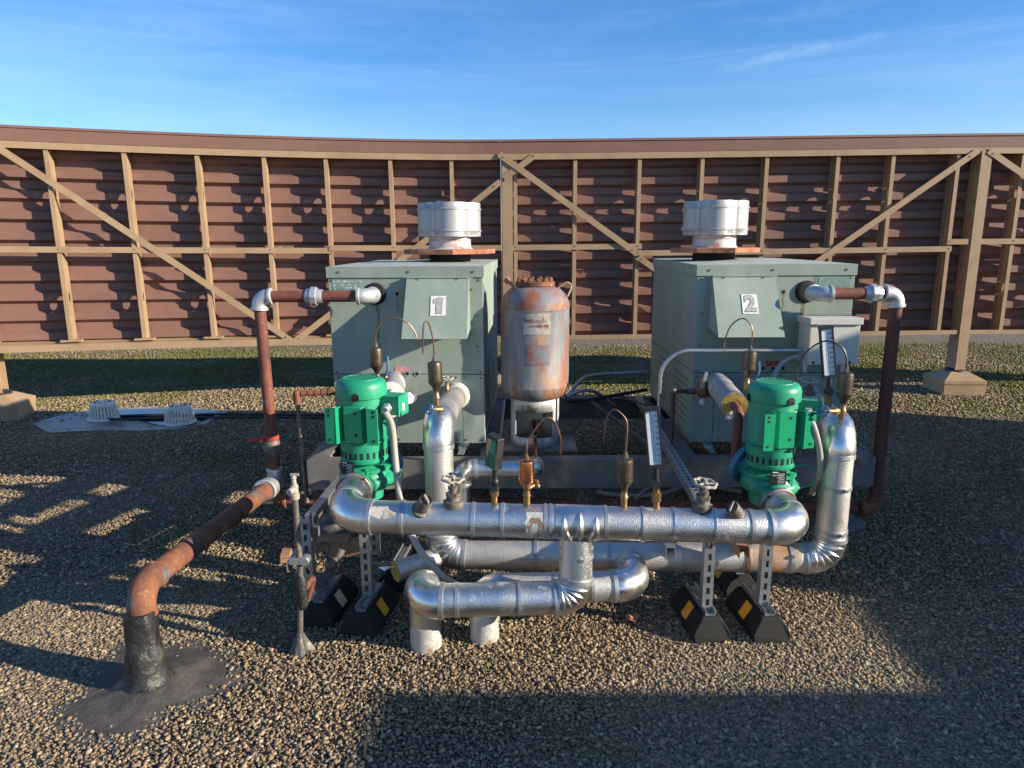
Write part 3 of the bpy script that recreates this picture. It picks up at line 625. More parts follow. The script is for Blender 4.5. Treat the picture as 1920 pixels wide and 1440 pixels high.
# ------------------------------------------------------------------ boilers
BW, BD, BH = 0.838, 1.28, 0.985
def screws(mb, pts, r=0.0065, d=(0, -1, 0)):
    for p in pts: mb.cyl(V(p), V(p)+V(d)*0.003, r, n=8)
def boiler(num, cx, Y, yaw, s, label):
    """s=+1: hood on the right half (boiler 1), -1: hood on the left half"""
    z = 0.427
    root = thing('boiler', label, 'boiler', (cx, Y, z), yaw, 'green boilers on the skid')
    X = Matrix.Translation((cx, Y, z)) @ Matrix.Rotation(yaw, 4, 'Z')
    h = BW/2
    def sx(a, b): return (a, b) if s > 0 else (-b, -a)
    mb = MB(X); mb.bx(-h+0.006, h-0.006, 0.006, BD-0.006, 0.004, BH-0.01); mb.build('inner_casing', M['dark'], root, smooth=0)
    zs = 0.395
    mb = MB(X)
    mb.bx(-h, h, 0, 0.005, zs+0.002, BH-0.062)
    mb.m = 1; screws(mb, [(x, 0, zz) for x in (-h+0.02, 0, h-0.02) for zz in (zs+0.012, BH-0.075)] + [(s*0.385, 0, 0.55), (s*0.385, 0, 0.72)])
    up = mb.build('upper_front_panel', [M['boiler'], M['iron']], root, smooth=0, bevel=0.002)
    a, b_ = sx(-h, h-0.125); mb = MB(X); mb.bx(a, b_, 0.0, 0.005, 0, zs-0.002)
    mb.m = 1; screws(mb, [(x, 0, zz) for x in (a+0.03, (a+b_)/2, b_-0.03) for zz in (0.02, zs-0.018)])
    x = (a+b_)/2+0.21*s; mb.cyl((x, 0, 0.175), (x, -0.004, 0.175), 0.014, n=14)
    mb.build('lower_front_panel', [M['boiler'], M['iron']], root, smooth=0, bevel=0.002)
    a, b_ = sx(h-0.122, h); mb = MB(X); mb.bx(a, b_, 0.0, 0.005, 0, zs-0.002)
    mb.m = 1; screws(mb, [(x, 0, zz) for x in (a+0.018, b_-0.018) for zz in (0.02, zs-0.02)])
    mb.build('corner_panel', [M['boiler'], M['iron']], root, smooth=0, bevel=0.002)
    for sd in (-1, 1):
        x0, x1 = (h-0.005, h) if sd > 0 else (-h, -h+0.005)
        mb = MB(X); mb.bx(x0, x1, 0.0055, 0.64, zs+0.002, BH-0.062); mb.bx(x0, x1, 0.644, BD, zs+0.002, BH-0.062)
        mb.build('upper_side_panel', M['boiler'], root, smooth=0, bevel=0.002)
        mb = MB(X); mb.bx(x0, x1, 0.0055, BD, 0, zs-0.002); mb.m = 1
        xo = h if sd > 0 else -h
        for row in range(7):
            for k in range(8):
                yy = 0.12+0.045*k+0.02*(row % 2); zz = 0.08+0.042*row
                mb.box((xo, yy, zz), (0.002, 0.030, 0.006), Matrix.Rotation(R_(-25*sd), 3, 'X'))
                if k < 6: mb.box((xo, yy+0.62, zz), (0.002, 0.030, 0.006), Matrix.Rotation(R_(-25*sd), 3, 'X'))
        mb.build('louvred_side_panel', [M['boiler'], M['dark']], root, smooth=0)
    mb = MB(X); mb.bx(-h, h, BD-0.0055, BD+0.0, 0, BH-0.062); mb.build('rear_panel', M['boiler'], root, smooth=0)
    # lid: a shallow pan with a slightly crowned top
    mb = MB(X); e = 0.007
    mb.add([(-h-e, -e, BH-0.060), (h+e, -e, BH-0.060), (h+e, BD+e, BH-0.060), (-h-e, BD+e, BH-0.060), (-h-e, -e, BH-0.002), (h+e, -e, BH-0.002), (h+e, BD+e, BH-0.002), (-h-e, BD+e, BH-0.002),
            (0, -e, BH), (0, BD/2, BH+0.012), (-h-e, BD/2, BH), (h+e, BD/2, BH), (0, BD+e, BH)],
           [(0,1,5,8,4), (1,2,6,11,5), (2,3,7,12,6), (3,0,4,10,7), (3,2,1,0)])
    mb.m = 1; mb.add([(-h-e, -e, BH-0.002), (0, -e, BH), (h+e, -e, BH-0.002), (h+e, BD/2, BH), (h+e, BD+e, BH-0.002), (0, BD+e, BH), (-h-e, BD+e, BH-0.002), (-h-e, BD/2, BH), (0, BD/2, BH+0.012)],
           [(0,1,8,7), (1,2,3,8), (8,3,4,5), (7,8,5,6)])
    mb.m = 2; screws(mb, [(x, -e, BH-0.03) for x in (-h+0.06, 0.02*s, h-0.05)], 0.007)
    mb.build('lid', [M['boiler'], M['boiler_top'], M['iron']], root, smooth=0)
    # air intake hood
    hx = 0.180*s; hw, hw2 = 0.166, 0.170; zt, zb, dt, db = 0.918, 0.622, 0.026, 0.215
    A = [(hx-hw, -dt, zt), (hx+hw, -dt, zt), (hx+hw2, -db, zb), (hx-hw2, -db, zb)]; B = [(hx-hw, -0.003, zt), (hx+hw, -0.003, zt), (hx+hw2, -0.003, zb+0.03), (hx-hw2, -0.003, zb+0.03)]
    mb = MB(X); mb.add(A+B, [(0,3,2,1), (0,1,5,4), (1,2,6,5), (3,0,4,7)])
    hd = mb.build('intake_hood', M['boiler'], root, smooth=0); sm = hd.modifiers.new('sheet', 'SOLIDIFY'); sm.thickness = 0.003; sm.offset = -1
    mb = MB(X); mb.bx(hx-hw-0.02, hx+hw+0.02, -0.006, -0.0025, zb-0.005, zt+0.012); mb.bx(hx-hw, hx+hw, -dt-0.003, -0.0065, zt+0.0035, zt+0.010)
    mb.m = 1; screws(mb, [(hx-0.11, -0.028, zt-0.006), (hx+0.10, -0.028, zt-0.006), (hx+hw+0.011, -0.006, 0.86), (hx+hw+0.011, -0.006, 0.68)], 0.007)
    mb.build('hood_flange', [M['boiler'], M['iron']], root, smooth=0)
    mb = MB(X); mb.bx(hx-hw+0.01, hx+hw-0.01, -0.009, -0.0065, zb+0.05, zt-0.02); mb.build('intake_screen', M['dark'], root, smooth=0)
    # number sticker on the sloping front
    nrm = V((0, -(zt-zb), -(db-dt))).normalized(); up_ = V((0, db-dt, zt-zb)).normalized(); up_ = V((0, (db-dt), (zt-zb))).normalized()
    nrm = V((0, -(zt-zb), (db-dt))).normalized()
    sc = V((hx+0.012, -(dt+db)/2, (zt+zb)/2)) + up_*0.014 + nrm*0.0025
    T = X @ basis(sc, V((1, 0, 0)), up_, nrm)
    mb = MB(T); mb.box((0, 0, 0), (0.082, 0.116, 0.0012), Matrix.Rotation(R_(1.2*s), 3, 'Z')); st = mb.build('number_sticker', M['sticker'], root, smooth=0)
    if num == '1':
        pg = [(-0.011, -0.045), (0.019, -0.045), (0.019, 0.045), (-0.002, 0.045), (-0.026, 0.034), (-0.026, 0.012), (-0.011, 0.017)]
        mb = MB(T); mb.prism([(x*1.0+0.0025*(1 if x > 0 else -1), y*1.055, 0.0010) for x, y in pg], (0, 0, 0.0004)); mb.build('numeral_outline', M['outline'], st, smooth=0)
        mb = MB(T); mb.prism([(x, y, 0.0016) for x, y in pg], (0, 0, 0.0004)); mb.build('numeral', M['digit'], st, smooth=0)
    else:
        text(num, 0.128, M['outline'], st, T @ Matrix.Translation((0, -0.002, 0.0012)), 'numeral_outline', 0.0003, 0.92, 0.0062)
        text(num, 0.128, M['digit'], st, T @ Matrix.Translation((0, -0.002, 0.0022)), 'numeral', 0.0003, 0.92, 0.0036)
    # labels, holes
    mb = MB(X); a, b_ = sx(-0.395, -0.225)
    mb.bx(a, b_, -0.0015, -0.0003, 0.862, 0.912); mb.build('rating_label', M['foil'] if s > 0 else M['teal'], up, smooth=0)
    mb = MB(X); a, b_ = sx(-0.075, 0.005)
    if s > 0: mb.bx(a, b_, -0.0015, -0.0003, 0.405, 0.440)
    else: mb.bx(-0.025, 0.060, -0.0015, -0.0003, 0.430, 0.462)
    wl_ = mb.build('warning_label', M['pink'] if s > 0 else M['red'], up, smooth=0)
    for k in range(3):
        x = (-0.062+0.055*k)*s + (0.0 if s > 0 else 0.01); mb = MB(X); mb.lathe((x, 0, 0.420 if s < 0 else 0.383+0.015), (0, -1, 0), [(0.0155, -0.001), (0.0155, 0.003), (0.010, 0.003), (0.010, 0.001)], 14)
        mb.m = 1; mb.cyl(X.inverted() @ (X @ V((x, -0.001, 0.420 if s < 0 else 0.398))), (x, -0.0035, 0.420 if s < 0 else 0.398), 0.0098, n=12)
        mb.build('inspection_port', [M['boiler'], M['dark']], up)
    gx = -0.165*s; mb = MB(X); mb.lathe((gx, 0, 0.838), (0, -1, 0), [(0.060, 0), (0.060, 0.006), (0.050, 0.012), (0.03, 0.013)], 28)
    mb.build('rubber_gasket', M['rubber'], up)
    mb = MB(X); x = -0.045*s; mb.cyl((x, 0, 0.838), (x, -0.002, 0.838), 0.010, n=12); mb.build('plug_hole', M['dark'], up)
    def streak(x, z0_, z1_, w_, yy=-0.0006):
        mb = MB(X); k = 8; vs = []; fs = []
        for q in range(k+1):
            f = q/k; zz = z0_+(z1_-z0_)*f; ww = w_*(1-0.75*f)*(1+0.3*math.sin(q*2.3+x*40)); xx = x+0.004*math.sin(q*1.7+x*9); vs += [(xx-ww, yy, zz), (xx+ww, yy, zz)]
        for q in range(k): fs.append((2*q, 2*q+1, 2*q+3, 2*q+2))
        mb.add(vs, fs); mb.build('rust_streak', M['streak'], up, smooth=0)
    streak(gx+0.01*s, 0.785, 0.43, 0.010); streak(-0.045*s, 0.828, 0.72, 0.004)
    if s < 0: streak(0.21, 0.919, 0.82, 0.005)
    # flue
    fx, fy = 0.165*s, 0.66
    mb = MB(X); mb.lathe((fx, fy, BH+0.006), (0, 0, 1), [(0.128, 0), (0.128, 0.046)], 32); mb.build('flue_collar', M['dark'], root)
    mb = MB(X); pl = [(fx+0.285*math.cos(2*math.pi*k/8+0.18), fy+0.285*math.sin(2*math.pi*k/8+0.18), BH+0.052) for k in range(8)]
    mb.prism(pl, (0, 0, 0.028)); mb.build('flue_plate', M['plate_rust'], root, smooth=0, bevel=0.002)
    mb = MB(X); mb.lathe((fx, fy, BH+0.0805), (0, 0, 1), [(0.145, 0), (0.132, 0.012), (0.130, 0.05), (0.134, 0.055), (0.130, 0.06), (0.130, 0.13)], 36); mb.build('flue_stack', M['stack'], root)
    mb = MB(X); n = 96; zc0 = BH+0.155; prof = [(0.93, 0), (1.0, 0.002), (1.0, 0.028), (1.028, 0.032), (1.028, 0.039), (1.0, 0.042), (1.0, 0.158), (1.028, 0.161), (1.028, 0.168), (1.0, 0.172), (1.0, 0.198), (0.985, 0.204), (0.90, 0.204), (0.3, 0.206)]
    vs = []; fs = []
    for (q, hh) in prof:
        for j in range(n):
            g = 2*math.pi*j/n; ph = (g - R_(12*s) + math.pi/4) % (math.pi/2) - math.pi/4
            c0, rl = 0.086, 0.108; rr = c0*math.cos(ph) + math.sqrt(max(1e-6, rl*rl-(c0*math.sin(ph))**2))
            vs.append((fx+rr*q*math.cos(g), fy+rr*q*math.sin(g), zc0+hh))
    for i in range(len(prof)-1):
        for j in range(n): j2 = (j+1) % n; fs.append((i*n+j, i*n+j2, (i+1)*n+j2, (i+1)*n+j))
    fs.append(tuple(reversed(range(n)))); fs.append(tuple(range((len(prof)-1)*n, len(prof)*n))); mb.add(vs, fs)
    cp = mb.build('vent_cap', M['galvcap'], root, smooth=50)
    for k in range(4):
        g = R_(12*s)+math.pi/4+k*math.pi/2; mb = MB(X); e = V((math.cos(g), math.sin(g), 0))
        mb.box(V((fx, fy, zc0+0.1))+e*0.1475, (0.012, 0.018, 0.196), Matrix.Rotation(g, 3, 'Z')); mb.build('cap_seam', M['galv'], cp, smooth=0)
    # feet
    for x in (-0.33, 0.30):
        for y in (0.05, 1.1):
            mb = MB(X); mb.bx(x-0.025, x+0.025, y-0.12, y+0.12, -0.0145, -0.001); mb.bx(x-0.018, x+0.018, y-0.22 if y < 0.5 else y-0.1, y+0.1, -0.055+0.042, -0.0148); mb.build('foot', M['galv'], root, smooth=0)
    return root, X
b1x = (at(613, 500, 3.8).x + at(904, 500, 3.8).x)/2; b2x = (at(1305, 500, 3.78).x + at(1609, 494, 3.78).x)/2
bo1, X1 = boiler('1', b1x, 3.80, R_(-2.2), 1, 'sage green boiler marked 1, on the left end of the skid')
bo2, X2 = boiler('2', b2x, 3.78, R_(-1.0), -1, 'sage green boiler marked 2, behind the grey control box')

# ------------------------------------------------------------------ expansion tank
tx, ty = at(1003, 650, 3.86).x, 3.86
tk = thing('expansion_tank', 'rusty blue-grey expansion tank standing between the two boilers', 'tank', (tx, ty, Z1))
mb = MB(); mb.lathe((tx, ty, 0), (0, 0, 1), [(0.02, 0.665), (0.09, 0.668), (0.145, 0.682), (0.178, 0.706), (0.190, 0.745), (0.190, 0.752), (0.192, 0.754), (0.190, 0.757), (0.190, 1.175), (0.1925, 1.178), (0.190, 1.182), (0.186, 1.215), (0.170, 1.252), (0.140, 1.282), (0.105, 1.297), (0.02, 1.300)], 48)
mb.build('vessel', M['tank'], tk)
mb = MB(); mb.lathe((tx, ty, 1.181), (0, 0, 1), [(0.1908, 0.0), (0.1868, 0.034), (0.1708, 0.0715), (0.1408, 0.1015), (0.1055, 0.117)], 48); mb.build('rusted_shoulder', M['tankrust'], tk)
mb = MB(); mb.lathe((tx, ty, 1.296), (0, 0, 1), [(0.100, 0), (0.108, 0.006), (0.108, 0.026), (0.104, 0.029), (0.02, 0.029)], 36); fl = mb.build('top_flange', M['orust'], tk)
for k in range(12):
    g = 2*math.pi*(k+0.3)/12; p = V((tx+0.086*math.cos(g), ty+0.086*math.sin(g), 1.325)); mb = MB(); mb.hexnut(p, p+V((0, 0, 0.015)), 0.0135); mb.cyl(p+V((0, 0, 0.015)), p+V((0, 0, 0.021)), 0.0075, n=8); mb.build('bolt', M['orust'], fl)
mb = MB(); n = 40; vs = []; fs = []                     # skirt with an arched opening toward the viewer
for i, zz in enumerate((Z1+0.013, Z1+0.07, Z1+0.20, Z1+0.215, 0.70)):
    for j in range(n): g = 2*math.pi*j/n; vs.append((tx+0.137*math.cos(g), ty+0.137*math.sin(g), zz))
for i in range(4):
    for j in range(n):
        g = 2*math.pi*(j+0.5)/n; front = abs((g-1.5*math.pi+0.06+math.pi) % (2*math.pi)-math.pi) < 0.82
        if front and i in (1, 2): continue
        j2 = (j+1) % n; fs.append((i*n+j, i*n+j2, (i+1)*n+j2, (i+1)*n+j))
mb.add(vs, fs); o = mb.build('skirt', M['white_al'], tk); sm = o.modifiers.new('sheet', 'SOLIDIFY'); sm.thickness = 0.004
mb = MB(); mb.tube(bend([at(985, 560, ty-0.12), at(955, 528, ty-0.05)], 0.02), 0.012, 10); p = at(955, 528, ty-0.05); mb.cyl(p, p+V((-0.02, 0, 0.02)), 0.02, n=10); mb.build('charge_nozzle', M['tubecu'], tk)
for sgn in (1,):
    mb = MB(); mb.tube(smooth_path([at(1044, 541, ty-0.03), at(1062, 530, ty-0.03), at(1071, 537, ty-0.03), at(1064, 556, ty-0.06)]), 0.0055, 8); mb.build('lifting_lug', M['tan'], tk)
ARC = lambda a, z, rr=0.1912: V((tx+rr*math.sin(a), ty-rr*math.cos(a), z))
def curved(name, a0, a1, z0, z1, m, rr=0.1915, k=8):
    mb = MB(); vs = []; fs = []
    for i in range(k+1):
        a = a0+(a1-a0)*i/k; vs += [ARC(a, z0, rr), ARC(a, z1, rr)]
    for i in range(k): fs.append((2*i, 2*i+2, 2*i+3, 2*i+1))
    mb.add(vs, fs); return mb.build(name, m, tk)
lab_ = curved('maker_label', -0.36, 0.42, 1.055, 1.165, M['paint_white'])
curved('data_plate', -0.26, 0.38, 0.89, 1.0, M['tankrust'])
def arctext(body, size, z, a_c, m):
    c = bpy.data.curves.new('lettering', 'FONT'); c.body = body; c.size = size; c.extrude = 0.0003; c.align_x = 'CENTER'; c.offset = 0.0006
    o = bpy.data.objects.new('tmp', c); COL.objects.link(o); dg = bpy.context.evaluated_depsgraph_get()
    me = bpy.data.meshes.new_from_object(o.evaluated_get(dg)); bpy.data.objects.remove(o)
    inv = pmat(tk).inverted()
    for v in me.vertices: v.co = inv @ ARC(a_c + v.co.x/0.19, z+v.co.y, 0.1930+v.co.z)
    me.name = 'lettering'; me.materials.clear(); me.materials.append(m); o = bpy.data.objects.new('lettering', me); COL.objects.link(o); o.parent = lab_
arctext('wessels', 0.042, 1.118, 0.0, M['fadedred']); arctext('company', 0.028, 1.095, 0.10, M['fadedred'])
mb = MB()                                                # brass valve and gauge under the tank, inside the skirt opening
p0, p1 = at(1002, 812, ty-0.10), at(1004, 858, SY0-0.02)
mb.tube([at(1001, 790, ty-0.02), at(1003, 822, ty-0.12), at(1005, 862, SY0+0.02)], 0.012, 10); mb.hexnut(at(1003, 818, ty-0.11), at(1003, 828, ty-0.13), 0.019)
tag(mb.build('drain_pipe', M['copper']), 'short copper drain pipe coming out of the tank skirt', 'pipe')

# ------------------------------------------------------------------ pipes
def jacketed(root, pts, r, R, mj='stucco', me_='smooth_al', n=32, seg=10, bands=True, crimp=(), elbows=True):
    """insulated pipe: stucco straights, smooth elbows, banded joints"""
    pts = [V(p) for p in pts]; prev = pts[0]
    for i in range(1, len(pts)):
        if i < len(pts)-1:
            arc = corner(pts[i-1], pts[i], pts[i+1], R, seg); end = arc[0]
        else: arc = None; end = pts[-1]
        mb = MB(); k = max(2, int((end-prev).length/0.05)); mb.tube([prev.lerp(end, j/k) for j in range(k+1)], r, n); mb.build('jacket', M[mj], root)
        if arc:
            d0 = (arc[1]-arc[0]).normalized(); d1 = (arc[-1]-arc[-2]).normalized()
            P = [arc[0]-d0*0.02] + arc + [arc[-1]+d1*0.02]
            mb = MB(); mb.tube(P, r+0.0028, n, True, [r+0.0022] + [r+0.0034+0.0016*(j % 2) for j in range(len(arc))] + [r+0.0022])
            el = mb.build('elbow', M[me_], root)
            if i in crimp:
                mb = MB(); c0 = sum(arc, V())/len(arc)
                for j in range(1, len(arc)-1, 2):
                    t = (arc[j+1]-arc[j-1]).normalized(); nin = (pts[i-1]-pts[i]).normalized()+(pts[i+1]-pts[i]).normalized(); nin = (nin-t*nin.dot(t)).normalized()
                    view = (CAMP-arc[j]).normalized(); view = V((0.15, -1, 0.35)); cdir = (nin*0.55+view); cdir = (cdir-t*cdir.dot(t)).normalized(); sd = t.cross(cdir)
                    path = [arc[j]+(cdir*math.cos(a)+sd*math.sin(a))*(r+0.005) for a in [R_(-62+124*q/10) for q in range(11)]]
                    mb.tube(path, 0.006, 8, True, [0.0008+0.0078*math.sin(math.pi*q/10)**0.8 for q in range(11)])
                mb.build('crimped_fold', M[me_], el)
            if bands:
                for p, d in ((arc[0]-d0*0.012, d0), (arc[-1]+d1*0.012, d1)):
                    mb = MB(); mb.cyl(p-d*0.008, p+d*0.008, r+0.0058, n=n); mb.build('band', M['galv'], root)
            prev = arc[-1]
def band(root, p, d, r, w_=0.008, m='galv', clip=False):
    d = V(d).normalized(); mb = MB(); mb.cyl(V(p)-d*w_, V(p)+d*w_, r, n=32)
    if clip:
        a, b = frame(d); e = V((0.25, -1, 0.55)); e = (e-d*e.dot(d)).normalized(); mb.box(V(p)+e*r, (0.012, 0.016, 0.012))
    mb.build('band', M[m], root)
RJ = 0.0605
# front header between the pumps
C1 = V((-0.622, 2.40, 0.565)); C2 = V((1.022, 2.35, 0.530)); F1 = at(662, 922, 2.60); F2 = at(1462, 950, 2.54)
hd = thing('header_pipe', 'shiny aluminium jacketed header pipe running across in front of both pumps', 'insulated pipe', (C1+C2)/2)
jacketed(hd, [F1, C1, C2, F2], RJ, 0.10)
def HX(px):
    lo, hi = 0.0, 1.0
    for _ in range(40):
        m_ = (lo+hi)/2; p = C1.lerp(C2, m_); d = p-CAMP; x = 960+FPX*d.dot(_r)/d.dot(_f)
        if x < px: lo = m_
        else: hi = m_
    return C1.lerp(C2, lo)
HD = (C2-C1).normalized()
for px in (756, 888, 942, 1022, 1032, 1134, 1204, 1262, 1338, 1404): band(hd, HX(px), HD, RJ+0.0035, 0.006, 'galv' if px not in (1204, 1262, 1338) else 'stucco')
mb = MB(); p = HX(1085); mb.tube([p-HD*0.085, p+HD*0.085], RJ+0.0025, 32); tee = mb.build('tee_cover', M['smooth_al'], hd)
mb = MB()
for dx, a0, a1, dr in ((0.0, -72, 62, 0), (-0.055, -66, 40, -0.1), (0.055, -66, 40, 0.1), (-0.032, -72, 2, 0.9), (0.032, -72, 2, -0.9)):
    path = []
    for q in range(11):
        a = R_(a0+(a1-a0)*q/10); path.append(p+HD*(dx+dr*0.04*(q/10-0.3)*(-1 if abs(dr) > 0.3 else 1)) + (V((0, -1, 0))*math.cos(a)+V((0, 0, 1))*math.sin(a))*(RJ+0.003))
    mb.tube(path, 0.008, 8, True, [0.001+0.0115*math.sin(math.pi*q/10)**0.7 for q in range(11)])
mb.build('tee_fold', M['smooth_al'], tee)
def patch(name, px, a0, a1, hw, m, lift_=0.0018, ell=False, hole=0.0):
    p = HX(px); mb = MB(); pts = []; n = 28
    S_ = lambda dx, a: p+HD*dx+(V((0, -1, 0))*math.cos(a)+V((0, 0, 1))*math.sin(a))*(RJ+lift_)
    if ell:
        ac, ah = R_((a0+a1)/2), R_((a1-a0)/2); vs = []; fs = []
        for q in range(n):
            g = 2*math.pi*q/n; w_ = 1+0.10*math.sin(3*g)+0.07*math.sin(7*g)
            for f in (1.0, hole): vs.append(S_(hw*f*w_*math.cos(g), ac+ah*f*w_*math.sin(g)))
        for q in range(n): q2 = (q+1) % n; fs.append((2*q, 2*q2, 2*q2+1, 2*q+1))
        mb.add(vs, fs)
    else:
        vs = []; fs = []; k = 12
        for i in range(k+1):
            a = R_(a0+(a1-a0)*i/k); j_ = 0.004*math.sin(i*2.1)+0.003*math.sin(i*5.3)
            for dx in (-hw+j_, hw-j_*0.7): vs.append(S_(dx, a))
        for i in range(k): fs.append((2*i, 2*i+1, 2*i+3, 2*i+2))
        mb.add(vs, fs)
    return mb.build(name, M[m], hd)
patch('worn_patch', 1003, -60, 52, 0.034, 'white_al')
patch('glue_ring', 1003, -42, 36, 0.026, 'glue', 0.0026, True, 0.52)
patch('torn_tape', 722, 18, 62, 0.058, 'peel', 0.0020, True, 0.0)
# drop leg and outlet to the near roof stub
T0 = HX(1081); T1 = V((T0.x-0.002, 2.355, 0.262)); ST1 = V((at(797, 1150, 2.45).x, 2.45, 0))
dl = thing('drop_pipe', 'aluminium jacketed drop pipe from the header tee to the nearer left roof stub', 'insulated pipe', ST1)
jacketed(dl, [T0-V((0, 0, 0.055)), T1, V((ST1.x+0.005, 2.325, 0.266)), V((ST1.x, 2.455, 0.285)), V((ST1.x, 2.455, 0.10))], RJ, 0.062, crimp=(1,))
for zz in (0.455, 0.42): band(dl, (T0.x, 2.378 if zz > .44 else 2.374, zz), (0, 0.12, 1), RJ+0.004, 0.007, clip=zz < .44)
band(dl, (T0.x, 2.363, 0.335), (0, 0.12, 1), RJ+0.004, 0.006)
band(dl, (0.02, 2.342, 0.264), (1, 0.05, 0), RJ+0.003, 0.005); band(dl, (-0.205, 2.332, 0.265), (1, 0.05, 0), RJ+0.0035, 0.006)
mb = MB(); mb.lathe(ST1, (0, 0, 1), [(0.062, -0.01), (0.060, 0.06), (0.058, 0.105)], 28); mb.build('stub_sleeve', M['white_al'], dl)
# lower main with two risers
B1 = at(828, 1040, 2.80); TP1 = V((B1.x, B1.y, at(820, 790, 2.8).z)); B2 = at(1553, 1046, 2.70); TP2 = V((B2.x, B2.y, at(1562, 806, 2.70).z))
E1 = X1 @ V((0.225, -0.002, 0.262)); E2 = X2 @ V((0.10, -0.002, 0.255))
E1 = at(856, 742, 3.79); E2 = at(1508, 742, 3.77)
lm = thing('loop_pipe', 'aluminium jacketed return pipe low behind the header with a riser to each boiler', 'insulated pipe', (B1+B2)/2)
MX = [B1.lerp(B2, f) for f in (0.47, 0.74)]
jacketed(lm, [E1, TP1, B1, B2, TP2, E2], RJ, 0.085, 'old_al', 'smooth_al', crimp=(2, 3))
D = (B2-B1).normalized()
for f, m_ in ((0.25, 'galv'), (0.44, 'galv'), (0.62, 'old_al'), (0.70, 'orust'), (0.79, 'orust'), (0.90, 'galv')): band(lm, B1.lerp(B2, f), D, RJ+0.004, 0.007, m_, clip=m_ == 'galv')
for zz in (0.37, 0.56): band(lm, (B2.x, B2.y, zz), (0, 0, 1), RJ+0.004, 0.008, clip=True)
band(lm, (B1.x, B1.y, 0.40), (0, 0, 1), RJ+0.004, 0.006)
for E, T in ((E1, TP1), (E2, TP2)):
    d = (E-T).normalized(); mb = MB(); mb.tube([E-d*0.10, E-d*0.04, E-d*0.012, E+d*0.0], 0.078, 28, True, [RJ+0.004, RJ+0.010, RJ+0.016, RJ+0.016]); mb.build('frayed_end', M['plaster'], lm)
st = B1 + V((-0.02, -0.03, 0.0)); en = at(742, 1072, 2.66)
mb = MB(); d = (en-st).normalized(); mb.tube([st, en], RJ*0.72, 26); mb.build('branch_jacket', M['old_al'], lm)
mb = MB(); mb.lathe(en, d, [(RJ*0.68, -0.003), (RJ*0.66, 0.003), (RJ*0.3, 0.004), (RJ*0.28, -0.02)], 24); mb.build('open_foam_end', M['foam'], lm)
mb = MB(); a, b = frame(d)
for k in range(5):
    g = 0.9+0.5*k; e = a*math.cos(g)+b*math.sin(g); mb.prism([en+e*RJ*0.7, en+e*RJ*0.95+d*0.05, en+(a*math.cos(g+.35)+b*math.sin(g+.35))*RJ*0.72+d*0.03], e*0.001)
mb.build('torn_foil', M['smooth_al'], lm, smooth=0)
for f in (0.585, 0.765):                                  # strut stubs lying across the low main
    p = B1.lerp(B2, f)+V((0, -0.02, RJ+0.006)); mb = MB()
    for q in ((-0.019, 0, 0, .003, .2, .04), (0.019, 0, 0, .003, .2, .04)): mb.box(p+V((q[0], 0, 0.0)), (0.003, 0.17, 0.041))
    mb.box(p+V((0, 0, 0.0218)), (0.041, 0.17, 0.0025)); tag(mb.build('strut_offcut', M['galv' if f < .7 else 'plate_rust'], smooth=0), 'galvanised strut offcut lying across the low main pipe' if f < .7 else 'rusty strut offcut lying across the low main pipe', 'strut')
# branch from the main back to the second stub
ST2 = V((at(908, 1190, 2.47).x, 2.50, 0)); K1 = at(1172, 1040, 2.77); K2 = V((K1.x+0.015, 2.55, 0.205)); K3 = V((ST2.x, 2.52, 0.205))
br = thing('branch_pipe', 'dull aluminium jacketed branch pipe curving forward from the low main to the second roof stub', 'insulated pipe', ST2)
jacketed(br, [K1, K2, K3, V((ST2.x, 2.50, 0.09))], RJ, 0.085, 'old_al', 'smooth_al')
band(br, (0.16, 2.535, 0.205), (1, 0, 0), RJ+0.0035, 0.006); band(br, (0.31, 2.54, 0.205), (1, 0, 0), RJ+0.0035, 0.006)
mb = MB(); mb.lathe(ST2, (0, 0, 1), [(0.058, -0.01), (0.056, 0.06), (0.054, 0.10)], 28); mb.build('stub_sleeve', M['white_al'], br)
# small insulated pipe by the skid
sp_ = thing('makeup_pipe', 'slim aluminium jacketed pipe with rounded ends in front of the skid below the tank', 'insulated pipe', at(935, 880, 3.1))
jacketed(sp_, [at(866, 985, 3.05), at(866, 880, 3.05), at(1000, 881, 3.05), at(1003, 870, 3.35)], 0.042, 0.055, 'smooth_al', 'smooth_al', n=26)
band(sp_, at(893, 880, 3.05), (1, 0, 0), 0.046, 0.007); band(sp_, at(983, 881, 3.05), (1, 0, 0), 0.046, 0.007)

# gas lines -------------------------------------------------------------------------
def fit_elbow(root, p0, p, p1, r, R, m='fitting', lip=True, ext=0.012):
    arc = corner(V(p0), V(p), V(p1), R, 9); d0 = (arc[1]-arc[0]).normalized(); d1 = (arc[-1]-arc[-2]).normalized()
    mb = MB(); mb.tube([arc[0]-d0*ext]+arc+[arc[-1]+d1*ext], r, 24)
    if lip:
        for q, d in ((arc[0]-d0*ext, d0), (arc[-1]+d1*ext, d1)): mb.tube([q-d*0.009, q-d*0.006, q+d*0.006, q+d*0.009], r, 24, True, [r*1.02, r*1.13, r*1.13, r*1.02])
    mb.build('elbow', M[m], root)
def union(root, p, d, r, m='fitting'):
    d = V(d).normalized(); p = V(p); mb = MB()
    mb.tube([p-d*0.045, p-d*0.032, p-d*0.012], r, 22, True, [r*1.12, r*1.25, r*1.32]); mb.tube([p-d*0.014, p+d*0.014], r*1.66, 8); mb.tube([p+d*0.012, p+d*0.032, p+d*0.045], r, 10, True, [r*1.4, r*1.4, r*1.15])
    mb.build('union', M[m], root, smooth=30)
RG = 0.030
YG = 3.66
